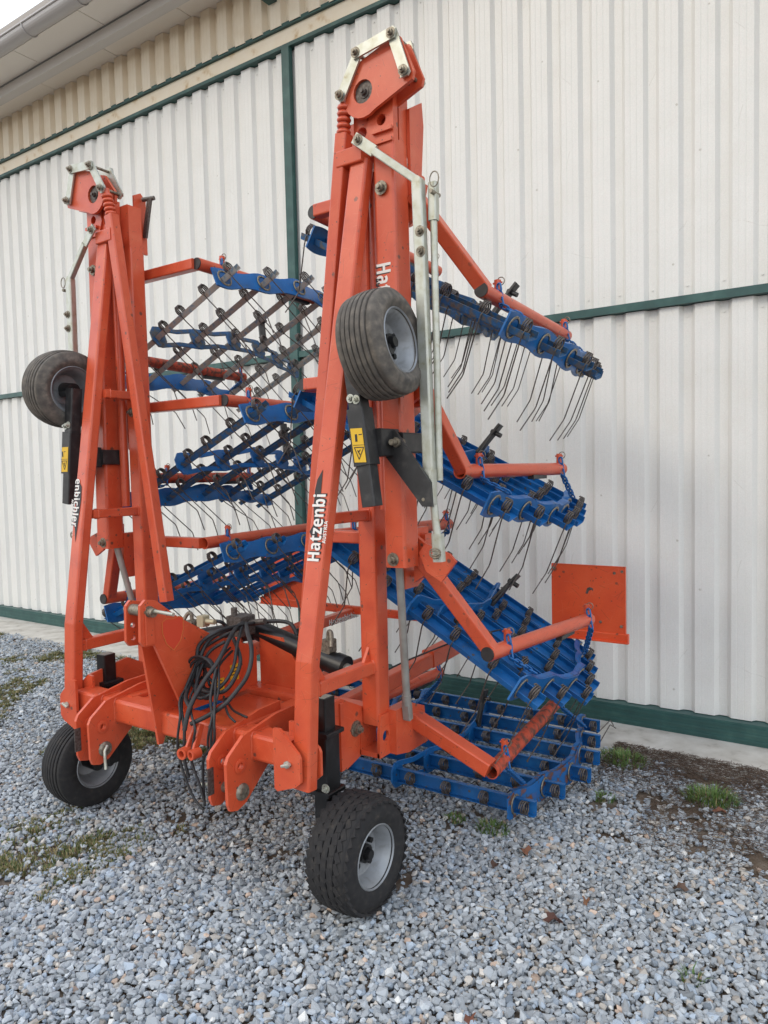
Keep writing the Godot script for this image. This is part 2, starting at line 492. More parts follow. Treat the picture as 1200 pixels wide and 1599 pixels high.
	for x in [x0 + 0.1, x1 - 0.1]: b.box(V(x, 2.75, -3.7), V(0.18, 5.5, 6.9))
	b.box(V((x0 + x1) / 2, 3.4, -7.2), V(x1 - x0, 6.8, 0.15))
	put(b.mesh(), "rear_wall", M.clad, hall)

# ------------------------------------------------------------------ ground
func build_ground():
	var b := MB.new()
	b.quad(V(-120, -0.012, -60), V(120, -0.012, -60), V(120, -0.012, 120), V(-120, -0.012, 120), Vector3.UP)
	tag(put(b.mesh(), "ground", M.soil, self), "", "", "", "structure")
	# concrete strip along the wall with an uneven front edge
	b = MB.new()
	var nz := FastNoiseLite.new(); nz.seed = 7; nz.frequency = 0.9; nz.fractal_octaves = 3
	var pf := []
	for i in 190:
		var x := -13.2 + i * 0.1
		pf.append(V(x, 0.0, 0.56 + 0.05 * nz.get_noise_1d(x) + 0.012 * nz.get_noise_1d(x * 9.0)))
	for i in pf.size() - 1:
		var p: Vector3 = pf[i]; var q: Vector3 = pf[i + 1]
		b.quad(V(p.x, 0.006, -0.1), V(q.x, 0.006, -0.1), V(q.x, 0.004, q.z), V(p.x, 0.004, p.z), Vector3.UP)
		b.quad(V(p.x, 0.004, p.z), V(q.x, 0.004, q.z), V(q.x, -0.06, q.z), V(p.x, -0.06, p.z), Vector3.BACK)
	tag(put(b.mesh(), "concrete_apron", M.concrete, self), "", "", "", "structure")
	# crushed stone
	var stones := []
	for k in 12:
		var r2 := RandomNumberGenerator.new(); r2.seed = 100 + k
		var gr := (1.0 + sqrt(5.0)) / 2.0
		var w := PackedVector3Array()
		for q in [V(-1, gr, 0), V(1, gr, 0), V(-1, -gr, 0), V(1, -gr, 0), V(0, -1, gr), V(0, 1, gr), V(0, -1, -gr), V(0, 1, -gr), V(gr, 0, -1), V(gr, 0, 1), V(-gr, 0, -1), V(-gr, 0, 1)]:
			var u: Vector3 = q
			w.append((u.normalized() + V(r2.randfn(), r2.randfn(), r2.randfn()) * 0.17) * r2.randf_range(0.40, 0.56))
		var ix := [0, 11, 5, 0, 5, 1, 0, 1, 7, 0, 7, 10, 0, 10, 11, 1, 5, 9, 5, 11, 4, 11, 10, 2, 10, 7, 6, 7, 1, 8, 3, 9, 4, 3, 4, 2, 3, 2, 6, 3, 6, 8, 3, 8, 9, 4, 9, 5, 2, 4, 11, 6, 2, 10, 8, 6, 7, 9, 8, 1]
		var sb := MB.new()
		for i in range(0, ix.size(), 3):
			var a := w[ix[i]]; var p2 := w[ix[i + 1]]; var c2 := w[ix[i + 2]]
			var f := (p2 - a).cross(c2 - a).normalized()
			if f.dot(a + p2 + c2) < 0.0: f = -f
			sb.tri(a, p2, c2, f, f, f)
		stones.append(sb.mesh())
	var patch := FastNoiseLite.new(); patch.seed = 19; patch.frequency = 0.9; patch.fractal_octaves = 4
	var patch2 := FastNoiseLite.new(); patch2.seed = 23; patch2.frequency = 2.2; patch2.fractal_octaves = 3
	var xf := []; var cl := []
	for k in 12:
		xf.append([]); cl.append([])
	rng.seed = 42
	for layer in 2:
		var step := 0.0195
		var zz := 0.5
		while zz < 4.45:
			var xx := -6.6
			while xx < 3.7:
				var x := xx + rng.randf_range(-0.013, 0.013); var z := zz + rng.randf_range(-0.013, 0.013)
				var far := V(x, 0, z).distance_to(V(2.4, 0, 4.55))
				var thin := 0.0
				if x < -0.4: thin += smoothstep(0.0, 0.45, patch.get_noise_2d(x, z) + 0.16) * 0.85
				thin += smoothstep(1.0, 0.45, z) * (0.55 + patch2.get_noise_2d(x, z))
				if x > 1.25 and z < 1.5: thin += smoothstep(-0.05, 0.3, patch2.get_noise_2d(x * 0.8 + 5.0, z)) * 0.95
				if x > -1.4 and x < 0.9 and z < 2.5 and z > 1.3: thin += 0.3 + 0.9 * maxf(0.0, patch2.get_noise_2d(x, z + 3.0))
				var keep := rng.randf() >= thin * (0.95 if layer == 1 else 0.75)
				if far > 5.0 and layer == 1 and rng.randf() < 0.45: keep = false
				if keep:
					var s := rng.randf_range(0.018, 0.031)
					var roll := rng.randf()
					if roll > 0.972: s = rng.randf_range(0.034, 0.044)
					elif roll < 0.3: s = rng.randf_range(0.013, 0.02)
					var bs := Basis.from_euler(V(rng.randf_range(-0.6, 0.6), rng.randf() * TAU, rng.randf_range(-0.6, 0.6)))
					bs = bs * Basis.from_scale(V(s * rng.randf_range(0.9, 1.45), s * rng.randf_range(0.5, 0.85), s))
					var kk := rng.randi() % 12
					xf[kk].append(Transform3D(bs, V(x, -0.004 + (0.0 if layer == 0 else 0.011) + rng.randf_range(-0.004, 0.005), z)))
					var g := clampf(0.375 + rng.randfn() * 0.07, 0.17, 0.6)
					var c := Color(g * 0.93, g * 1.0, g * 1.06)
					var h := rng.randf()
					if h < 0.10: c = Color(g * 1.1, g * 1.02, g * 0.92)
					elif h < 0.115: c = Color(g * 1.25, g * 0.95, g * 0.75)
					elif h < 0.14: c = Color(0.62, 0.62, 0.6) * rng.randf_range(0.8, 1.15)
					elif h < 0.27: c = Color(g * 0.84, g * 0.98, g * 1.14)
					c.a = 1.0
					cl[kk].append(c)
				xx += step
			zz += step
	var gravel := base("gravel")
	tag(gravel, "loose blue-grey crushed stone covering the yard", "gravel", "", "stuff")
	for k in 12:
		var mm := MultiMesh.new()
		mm.transform_format = MultiMesh.TRANSFORM_3D; mm.use_colors = true; mm.mesh = stones[k]
		mm.instance_count = xf[k].size()
		for i in xf[k].size():
			mm.set_instance_transform(i, xf[k][i]); mm.set_instance_color(i, cl[k][i])
		var mi := MultiMeshInstance3D.new()
		mi.name = "stones"; mi.multimesh = mm; mi.material_override = M.stone
		mi.set_meta("kind", "stuff")
		gravel.add_child(mi, true)

func blade(b: MB, p: Vector3, h: float, lean: Vector3, w: float):
	var side := lean.cross(Vector3.UP).normalized() * w
	if side.length() < 0.0001: side = V(w, 0, 0)
	var q := p + V(0, h * 0.6, 0) + lean * h * 0.35
	var t := p + V(0, h * 0.85, 0) + lean * h * 0.95
	var o := side.cross(Vector3.UP)
	b.quad(p - side, p + side, q + side * 0.7, q - side * 0.7, o)
	b.flat(q - side * 0.7, q + side * 0.7, t, o)

func tuft_mesh(seed_: int, r: float, h: float, count: int) -> ArrayMesh:
	var rr := RandomNumberGenerator.new(); rr.seed = seed_
	var b := MB.new()
	var cols := PackedColorArray()
	for i in count:
		var a := rr.randf() * TAU; var d := sqrt(rr.randf()) * r
		var before := b.v.size()
		var dirv := V(cos(a), 0, sin(a)).lerp(V(rr.randfn(), 0, rr.randfn()).normalized(), 0.4)
		blade(b, V(cos(a) * d, -0.006, sin(a) * d * 0.8), h * rr.randf_range(0.5, 1.1) * (1.0 - 0.4 * d / r), dirv * rr.randf_range(0.3, 1.1), rr.randf_range(0.0016, 0.0035))
		var c := Color(0.06, 0.10, 0.03).lerp(Color(0.17, 0.18, 0.06), rr.randf()) if h < 0.036 else Color(0.07, 0.14, 0.035).lerp(Color(0.15, 0.23, 0.06), rr.randf())
		if rr.randf() < (0.1 if h > 0.036 else 0.34): c = Color(0.30, 0.24, 0.12)
		for k in b.v.size() - before: cols.append(c)
	var arr := []
	arr.resize(Mesh.ARRAY_MAX)
	arr[Mesh.ARRAY_VERTEX] = b.v; arr[Mesh.ARRAY_NORMAL] = b.n; arr[Mesh.ARRAY_COLOR] = cols
	var m := ArrayMesh.new(); m.add_surface_from_arrays(Mesh.PRIMITIVE_TRIANGLES, arr)
	return m

func build_plants():
	var spots := [
		[V(1.741, 0.004, 0.9), 0.115, 0.10, 460, "bright green grass tuft alone on the gravel right of the harrow"],
		[V(1.247, 0.004, 0.644), 0.14, 0.085, 480, "green grass tuft at the concrete edge beside the blue bars"],
		[V(0.985, 0.012, 1.69), 0.08, 0.05, 220, "low grass tuft below the near corner of the ground section"],
		[V(0.80, 0.012, 1.69), 0.05, 0.04, 100, "tiny grass tuft under the front bar of the ground section"],
		[V(1.918, 0.0, 2.223), 0.035, 0.06, 50, "small grass sprig in the gravel near the lower right corner"],
		[V(1.62, 0.0, 1.92), 0.02, 0.04, 22, "thin grass sprig in open gravel between brown leaves"],
		[V(1.30, 0.0, 1.12), 0.06, 0.05, 90, "short grass tuft beside the rusty end plate on the ground"],
		[V(2.02, 0.0, 0.66), 0.06, 0.09, 120, "grass tuft by the concrete at the far right edge"]]
	for i in spots.size():
		var s: Array = spots[i]
		var o := put(tuft_mesh(60 + i, s[1], s[2], s[3]), "grass_tuft", M.grass, self, Transform3D(Basis(), s[0]))
		tag(o, s[4], "grass", "grass tufts growing through the gravel")
	# grass spread thinly through the gravel on the left: nobody could count it
	var nz := FastNoiseLite.new(); nz.seed = 19; nz.frequency = 0.9; nz.fractal_octaves = 4
	var mm := MultiMesh.new(); mm.transform_format = MultiMesh.TRANSFORM_3D; mm.mesh = tuft_mesh(90, 0.045, 0.034, 46)
	var tf := []
	rng.seed = 5
	for i in 11000:
		var x := rng.randf_range(-6.4, -0.2); var z := rng.randf_range(0.55, 4.2)
		var d := nz.get_noise_2d(x, z)
		var near_wall := smoothstep(0.95, 0.6, z) * 0.2
		if d + near_wall > -0.02 + rng.randf() * 0.28:
			tf.append(Transform3D(Basis(Vector3.UP, rng.randf() * TAU).scaled(Vector3.ONE * rng.randf_range(0.6, 1.25)), V(x, 0.008, z)))
	mm.instance_count = tf.size()
	for i in tf.size(): mm.set_instance_transform(i, tf[i])
	var g := MultiMeshInstance3D.new(); g.name = "grass"; g.multimesh = mm; g.material_override = M.grass
	add_child(g, true)
	tag(g, "sparse short grass coming up through the gravel on the left", "grass", "", "stuff")
	# dry stalks and needles
	var sb := MB.new(); sb.tube(V(-0.5, 0, 0), V(0.5, 0, 0), 0.02, 4)
	var ms := MultiMesh.new(); ms.transform_format = MultiMesh.TRANSFORM_3D; ms.use_colors = true; ms.mesh = sb.mesh()
	var st := []; var sc := []
	for i in 9000:
		var x := rng.randf_range(-3.6, 2.5); var z := rng.randf_range(0.5, 4.1)
		var ln := rng.randf_range(0.03, 0.09)
		var brown := false
		if i > 500:
			x = 1.15 + rng.randf() * 1.1; z = 0.40 + absf(rng.randfn()) * 0.3; brown = true
			if i > 6500: x = 1.5 + rng.randf() * 0.6; z = 1.2 + rng.randfn() * 0.2
			if i > 7800: x = rng.randf_range(-1.2, 0.9); z = rng.randf_range(1.5, 2.4)
			ln = rng.randf_range(0.015, 0.05)
		elif x > -0.8 and rng.randf() < 0.75: continue
		var bs := Basis.from_euler(V(0, rng.randf() * TAU, rng.randf_range(-0.15, 0.15))) * Basis.from_scale(V(ln, 0.05, 0.05))
		st.append(Transform3D(bs, V(x, rng.randf_range(0.012, 0.026), z)))
		sc.append(Color(0.10, 0.065, 0.045) * rng.randf_range(0.6, 1.3) if brown else Color(0.42, 0.33, 0.2) * rng.randf_range(0.6, 1.1))
	ms.instance_count = st.size()
	for i in st.size():
		ms.set_instance_transform(i, st[i]); ms.set_instance_color(i, sc[i])
	var d := MultiMeshInstance3D.new(); d.name = "dry_litter"; d.multimesh = ms; d.material_override = M.stone
	add_child(d, true)
	tag(d, "dry stalks and brown needles scattered over the gravel", "litter", "", "stuff")
	# fallen leaves
	var leaf_spots := [[V(1.462, 0.026, 2.187), 0.035, "dark brown curled leaf on gravel, nearest the viewer"], [V(1.188, 0.026, 1.803), 0.03, "rust-brown leaf on gravel just ahead of the blue bars"], [V(1.134, 0.026, 1.968), 0.022, "small dark leaf beside the grey rim of the near wheel"], [V(1.785, 0.026, 1.757), 0.03, "dull brown leaf in open gravel on the right"], [V(1.52, 0.026, 2.02), 0.02, "small orange-brown leaf beside the dark curled one"], [V(1.80, 0.02, 1.02), 0.035, "orange-brown leaf close to the bright grass tuft"], [V(1.43, 0.02, 2.75), 0.022, "small rust-coloured leaf at the bottom edge of the picture"]]
	for i in leaf_spots.size():
		var s: Array = leaf_spots[i]
		var b := MB.new()
		var rr := RandomNumberGenerator.new(); rr.seed = 300 + i
		var ring := []
		for k in 14:
			var t := TAU * k / 14.0
			var r: float = s[1] * (0.75 + 0.25 * rr.randf()) * (1.0 if k % 2 == 0 else 0.68)
			ring.append(V(cos(t) * r * 1.2, 0.012 * sin(t * 2.0 + i) + rr.randf() * 0.006, sin(t) * r * 0.8))
		for k in 14:
			b.flat(V(0, 0.004, 0), ring[k], ring[(k + 1) % 14], Vector3.UP)
			b.flat(V(0, 0.0032, 0), ring[k] - V(0, 0.0008, 0), ring[(k + 1) % 14] - V(0, 0.0008, 0), Vector3.DOWN)
		var col: Color = [c8(80, 52, 44), c8(112, 72, 52), c8(76, 56, 46), c8(90, 70, 58), c8(118, 84, 62), c8(114, 76, 58), c8(108, 66, 50)][i]
		var o := put(b.mesh(), "fallen_leaf", mat(col, 0.8), self, Transform3D(Basis(Vector3.UP, i * 1.3), s[0]))
		tag(o, s[2], "leaf", "brown leaves fallen on the gravel")

# ------------------------------------------------------------------ harrow parts
func tyre_profile(r: float, w: float, rim: float, ribs: int) -> Array:
	var p := []
	var h := w / 2
	p.append(Vector2(rim, -h * 0.78))
	p.append(Vector2(rim + 0.006, -h * 0.86))
	for i in 9:
		var t := i / 8.0
		p.append(Vector2(lerpf(rim + 0.012, r - 0.022, t), -h * (0.9 + 0.1 * sin(t * PI))))
	p.append(Vector2(r - 0.012, -h * 0.86))
	p.append(Vector2(r - 0.004, -h * 0.78))
	for k in ribs:
		var a := -h * 0.76 + (w * 0.76) * k / ribs
		var e := -h * 0.76 + (w * 0.76) * (k + 1) / ribs
		var crown := 0.004 * (1.0 - pow(((a + e) / w), 2) * 4.0)
		p.append_array([Vector2(r + crown, a + 0.0015), Vector2(r + crown, e - 0.0035)])
		if k < ribs - 1: p.append_array([Vector2(r - 0.009 + crown, e - 0.0025), Vector2(r - 0.009 + crown, e + 0.0005)])
	var m := p.slice(0, 13)
	m.reverse()
	for q in m: p.append(Vector2(q.x, -q.y))
	return p

func build_wheel(parent: Node, c: Vector3, sx: float, r: float, w: float, blocks: bool, rubber: Material, label := "", lean := 0.0, yaw := 0.0):
	var hub := base("wheel", parent, Transform3D(Basis(Vector3.BACK, lean * sx) * Basis(Vector3.UP, yaw * sx + (0.0 if sx > 0 else PI)), c))
	if label: hub.set_meta("label", label)
	var ax := Vector3.RIGHT
	var rim := 0.108
	var b := MB.new()
	b.lathe(tyre_profile(r, w, rim, 7 if not blocks else 5), Vector3.ZERO, ax, 72)
	if blocks:
		# tread of slanted blocks standing on the casing
		var rr := RandomNumberGenerator.new(); rr.seed = 17
		for row in 7:
			var edge := absf(row - 3.0) / 3.0
			for k in 34:
				var t := TAU * (k + (0.5 if row % 2 else 0.0) + rr.randfn() * 0.05) / 34.0
				var x := (row - 3.0) / 3.0 * w * 0.41
				var rad := Vector3(0, cos(t), sin(t)); var tan_ := Vector3(0, -sin(t), cos(t))
				var lx := (tan_ + Vector3.RIGHT * (0.28 + 0.5 * edge) * (1.0 if row % 2 else 0.7)).normalized()
				var cr := r - 0.001 - 0.013 * pow(edge, 4)
				var ctr := rad * cr + Vector3.RIGHT * x
				b.bar(ctr - rad * 0.004, ctr + rad * (0.0035 + rr.randf() * 0.002), 0.034 + 0.005 * rr.randf(), 0.0205, lx, 0.002)
	put(b.mesh(), "tyre", rubber, hub)
	b = MB.new()
	var hw := w / 2
	b.lathe([Vector2(0.032, hw * 0.15), Vector2(0.07, hw * 0.15), Vector2(0.08, hw * 0.2), Vector2(0.086, hw * 0.5), Vector2(0.096, hw * 0.6), Vector2(0.1, hw * 0.74), Vector2(0.112, hw * 0.8), Vector2(0.116, hw * 0.86), Vector2(0.112, hw * 0.9), Vector2(0.108, hw * 0.84)], Vector3.ZERO, ax, 48)
	b.lathe([Vector2(0.108, -hw * 0.84), Vector2(0.112, -hw * 0.9), Vector2(0.116, -hw * 0.86), Vector2(0.112, -hw * 0.8), Vector2(0.1, -hw * 0.74), Vector2(0.096, -hw * 0.6), Vector2(0.086, -hw * 0.5), Vector2(0.08, -hw * 0.1), Vector2(0.07, hw * 0.1), Vector2(0.0, hw * 0.1)], Vector3.ZERO, ax, 48)
	put(b.mesh(), "rim", M.rim, hub)
	b = MB.new()
	b.tube(V(-hw * 0.9, 0, 0), V(hw * 0.42, 0, 0), 0.033, 20)
	b.tube(V(hw * 0.42, 0, 0), V(hw * 0.62, 0, 0), 0.024, 16, 0.018)
	for k in 4:
		var t := TAU * (k + 0.4) / 4.0
		b.tube(V(hw * 0.14, cos(t) * 0.052, sin(t) * 0.052), V(hw * 0.34, cos(t) * 0.052, sin(t) * 0.052), 0.011, 6)
	put(b.mesh(), "hub", M.gloss_black, hub)

var tine_mesh: ArrayMesh
var bar_mesh: ArrayMesh
var end_mesh: ArrayMesh
var mid_mesh: ArrayMesh
var washer_mesh: ArrayMesh
var lever_mesh: ArrayMesh
const SL := 1.05
const RZ := 0.24
const ZIG := [0.0, 0.04, 0.08, 0.045, -0.03, -0.11]

func zig(t: float) -> float:
	var i := clampi(int(floor(t)), 0, 4)
	var f := clampf(t - i, 0.0, 1.0)
	return lerpf(ZIG[i], ZIG[i + 1], f * f * (3 - 2 * f))

func make_section_meshes():
	# spring tine: three coils round the bar direction, a straight leg and a bent tip
	var b := MB.new()
	var pts := []
	for i in 37:
		var t := TAU * i / 12.0
		pts.append(V(-0.014 + 0.028 * i / 36.0, 0.004 + sin(t) * 0.026, 0.026 + cos(t) * 0.026))
	b.sweep(pts, 0.0037, 6)
	b.tube(V(0.0, -0.018, -0.012), V(0.0, -0.018, 0.012), 0.009, 8)
	pts = [V(0.014, -0.022, 0.024), V(0.014, -0.04, 0.004), V(0.014, -0.042, -0.03), V(0.014, -0.032, -0.24), V(0.014, -0.036, -0.253), V(0.014, -0.102, -0.338)]
	b.sweep(pts, 0.0029, 6)
	tine_mesh = b.mesh()
	# U-shaped bar open to the front, with the tine bolts' clamps
	b = MB.new()
	var a := -0.085; var e := SL + 0.10
	b.box(V((a + e) / 2, 0, -0.014), V(e - a, 0.066, 0.004), 0.001)
	b.box(V((a + e) / 2, 0.034, 0.0), V(e - a, 0.004, 0.026), 0.001)
	b.box(V((a + e) / 2, -0.034, 0.0), V(e - a, 0.004, 0.026), 0.001)
	bar_mesh = b.mesh()
	# end plate following the stagger of the bars
	b = MB.new()
	var st := 40
	for i in st:
		var t0 := -0.28 + 5.5 * i / st; var t1 := -0.28 + 5.5 * (i + 1) / st
		var p := V(zig(t0), 0, -RZ * t0); var q := V(zig(t1), 0, -RZ * t1)
		var hh := func(t): return 0.05 + 0.008 * cos(t * TAU) - (0.012 if t > 3.2 else 0.0)
		var h0: float = hh.call(t0); var h1: float = hh.call(t1)
		var n := (q - p).cross(Vector3.UP).normalized()
		var k := n * 0.004
		b.quad(p + V(0, -h0, 0) + k, q + V(0, -h1, 0) + k, q + V(0, h1, 0) + k, p + V(0, h0, 0) + k, n)
		b.quad(p + V(0, -h0, 0) - k, q + V(0, -h1, 0) - k, q + V(0, h1, 0) - k, p + V(0, h0, 0) - k, -n)
		b.quad(p + V(0, h0, 0) - k, q + V(0, h1, 0) - k, q + V(0, h1, 0) + k, p + V(0, h0, 0) + k, Vector3.UP)
		b.quad(p + V(0, -h0, 0) - k, q + V(0, -h1, 0) - k, q + V(0, -h1, 0) + k, p + V(0, -h0, 0) + k, Vector3.DOWN)
		# folded lip along the top, on the side of the bars
		var f := -n * 0.026
		if i > 1:
			b.quad(p + V(0, h0, 0), q + V(0, h1, 0), q + V(0, h1, 0) + f, p + V(0, h0, 0) + f, Vector3.UP)
			b.quad(p + V(0, h0 - 0.004, 0), q + V(0, h1 - 0.004, 0), q + V(0, h1 - 0.004, 0) + f, p + V(0, h0 - 0.004, 0) + f, Vector3.DOWN)
			b.quad(p + V(0, h0, 0) + f, q + V(0, h1, 0) + f, q + V(0, h1 - 0.004, 0) + f, p + V(0, h0 - 0.004, 0) + f, f)
		if i == 0: b.quad(p + V(0, -h0, 0) - k, p + V(0, h0, 0) - k, p + V(0, h0, 0) + k, p + V(0, -h0, 0) + k, p - q)
		if i == st - 1: b.quad(q + V(0, -h1, 0) - k, q + V(0, h1, 0) - k, q + V(0, h1, 0) + k, q + V(0, -h1, 0) + k, q - p)
	end_mesh = b.mesh()
	# middle carrier: an eye round every bar, joined by an upper and a lower strap
	b = MB.new()
	for i in 6:
		var c := V(ZIG[i], 0, -RZ * i)
		var poly := []
		for k in 8:
			var t := TAU * (k + 0.5) / 8
			poly.append(Vector2(cos(t) * 0.05, sin(t) * 0.066))
		b.plate(poly, c, Vector3.BACK, Vector3.UP, 0.01)
		if i < 5:
			var c2 := V(ZIG[i + 1], 0, -RZ * (i + 1))
			for y in [-0.052, 0.052]:
				var m := c.lerp(c2, 0.5) + V(0.0, y * 0.75, 0)
				b.bar(c + V(0, y, 0), m, 0.008, 0.026, Vector3.RIGHT, 0.002)
				b.bar(m, c2 + V(0, y, 0), 0.008, 0.026, Vector3.RIGHT, 0.002)
	mid_mesh = b.mesh()
	b = MB.new()
	b.lathe([Vector2(0.036, -0.003), Vector2(0.043, -0.003), Vector2(0.045, 0.0), Vector2(0.043, 0.003), Vector2(0.036, 0.003), Vector2(0.036, -0.003)], Vector3.ZERO, Vector3.RIGHT, 24, false)
	washer_mesh = b.mesh()
	b = MB.new()
	b.bar(V(0, -0.02, 0), V(0.05, 0.2, -0.02), 0.016, 0.05, Vector3.RIGHT, 0.004)
	b.bar(V(0.03, 0.0, 0.03), V(0.045, 0.13, 0.01), 0.01, 0.03, Vector3.RIGHT, 0.003)
	b.tube(V(0.02, 0.15, -0.015), V(0.08, 0.15, -0.015), 0.012, 10)
	lever_mesh = b.mesh()

# left and right: hub of the front bar at the two ends; drop: how far each further bar hangs lower; tilt: tines trailing
func build_section(parent: Node, left: Vector3, right: Vector3, drop: float, tilt: float, mid: float, bars: Material, under: Material, label: String, merged := false) -> Transform3D:
	var u := (right - left).normalized()
	var back := V(0, -drop, -RZ).normalized()
	var front := (-back - u * (-back).dot(u)).normalized()
	var n := front.cross(u).normalized()
	var xf := Transform3D(Basis(u, n, front), right - u * SL)
	var s := base("tine_section", parent, xf)
	if label: s.set_meta("label", label)
	var rr := RandomNumberGenerator.new(); rr.seed = hash(label)
	var all := MB.new()
	for i in 6:
		var turn := tilt - PI / 2
		put(bar_mesh, "bar", bars, s, Transform3D(Basis(Vector3.RIGHT, turn) * Basis.from_scale(V(1, 0.74 if right.x < 0.0 else 0.95, 1)), V(ZIG[i], 0, -RZ * i)))
		for k in 7:
			var x := -0.062 + 0.195 * k + (i % 3) * 0.008
			if absf(x - mid * SL) < 0.04: x += 0.045
			var ang := turn + rr.randfn() * 0.05 + (0.25 if rr.randf() < 0.06 else 0.0)
			var t := Transform3D(Basis(Vector3.RIGHT, ang) * Basis(Vector3.BACK, rr.randfn() * 0.02), V(x + ZIG[i], 0, -RZ * i))
			if merged:
				var av: PackedVector3Array = tine_mesh.surface_get_arrays(0)[Mesh.ARRAY_VERTEX]
				var an: PackedVector3Array = tine_mesh.surface_get_arrays(0)[Mesh.ARRAY_NORMAL]
				for q in av.size():
					all.v.append(t * av[q]); all.n.append(t.basis * an[q])
			else:
				put(tine_mesh, "tine", M.tine, s, t)
		for x in [-0.006, SL + 0.006]:
			put(washer_mesh, "washer", M.bolt, s, Transform3D(Basis(), V(x + ZIG[i], 0, -RZ * i)))
	if merged: tag(put(all.mesh(), "tines", M.tine, s), "", "", "", "stuff")
	for x in [0.0, SL]: put(end_mesh, "end_plate", M.blue_rusty if x > 0.0 and right.y < 0.2 else M.blue, s, Transform3D(Basis(), V(x, 0, 0)))
	put(mid_mesh, "middle_carrier", under, s, Transform3D(Basis(), V(mid * SL, 0, 0)))
	put(lever_mesh, "adjusting_lever", M.black, s, Transform3D(Basis(), V(mid * SL + 0.03, 0.03, -RZ * 3.3)))
	return xf

func hanger(parent: Node, p: Vector3, q: Vector3, open_end: bool, worn: bool, targets: Array, hooks: Array):
	var b := MB.new()
	b.pipe(p, q, 0.03, 0.0255, 20)
	var t := put(b.mesh(), "hanger_tube", M.worn if worn else M.orange, parent)
	b = MB.new()
	b.tube(q - (q - p).normalized() * 0.004, q + (q - p).normalized() * 0.001, 0.0256, 16)
	if not open_end: b.tube(p + (q - p).normalized() * 0.004, p - (q - p).normalized() * 0.006, 0.0285, 18)
	put(b.mesh(), "tube_cap", M.black, t)
	b = MB.new()
	b.box(p.lerp(q, 0.72) - V(0, 0.034, 0), V(0.03, 0.02, 0.16), 0.003)
	put(b.mesh(), "stop_rubber", M.black, t)
	for i in hooks.size():
		var h: Vector3 = p.lerp(q, hooks[i])
		var d := V(0.0, 0.075, 0.0)
		b = MB.new()
		b.tube(h, h + d, 0.014, 10)
		b.tube(h + d * 0.85 - V(0.02, 0, 0), h + d * 0.85 + V(0.02, 0, 0), 0.004, 6)
		put(b.mesh(), "chain_hook", M.orange, t)
		b = MB.new()
		var ring := []
		for k in 12: ring.append(h + d * 0.9 + V(cos(TAU * k / 12.0) * 0.016 + 0.016, sin(TAU * k / 12.0) * 0.016, 0.004))
		b.sweep(ring, 0.0022, 5, true)
		put(b.mesh(), "split_pin", M.bolt, t)
		b = MB.new()
		b.chain(h + d * 0.7 + V(0.012, 0, 0.016), h + V(0.03, -0.035, 0.03), 0.0, 0.026)
		b.chain(h + V(0.03, -0.035, 0.03), targets[i], 0.0, 0.028)
		put(b.mesh(), "chain", M.blue, parent)

func lettering(parent: Node, text: String, o: Vector3, along: Vector3, up: Vector3, size: float, m: Material, weight := 800):
	var f := SystemFont.new()
	f.font_names = PackedStringArray(["Droid Sans"]); f.font_weight = weight
	var t := TextMesh.new()
	t.text = text; t.font = f; t.font_size = 64; t.pixel_size = size / 46.0; t.depth = 0.0012; t.curve_step = 2.0
	t.horizontal_alignment = HORIZONTAL_ALIGNMENT_LEFT; t.vertical_alignment = VERTICAL_ALIGNMENT_CENTER
	var z := along.cross(up).normalized()
	put(t, "lettering", m, parent, Transform3D(Basis(along, up, z), o))
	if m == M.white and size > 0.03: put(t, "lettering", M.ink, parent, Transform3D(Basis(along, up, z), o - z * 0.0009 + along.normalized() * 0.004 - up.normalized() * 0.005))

func smooth_path(pts: Array, per := 6) -> Array:
	var c := Curve3D.new()
	for i in pts.size():
		var p: Vector3 = pts[i]
		var a: Vector3 = pts[maxi(i - 1, 0)]; var b: Vector3 = pts[mini(i + 1, pts.size() - 1)]
		var t := (b - a) / 6.0
		c.add_point(p, -t, t)
	var out := []
	for i in pts.size() - 1:
		for k in per: out.append(c.sample(i, k / float(per)))
	out.append(pts[pts.size() - 1])
	return out

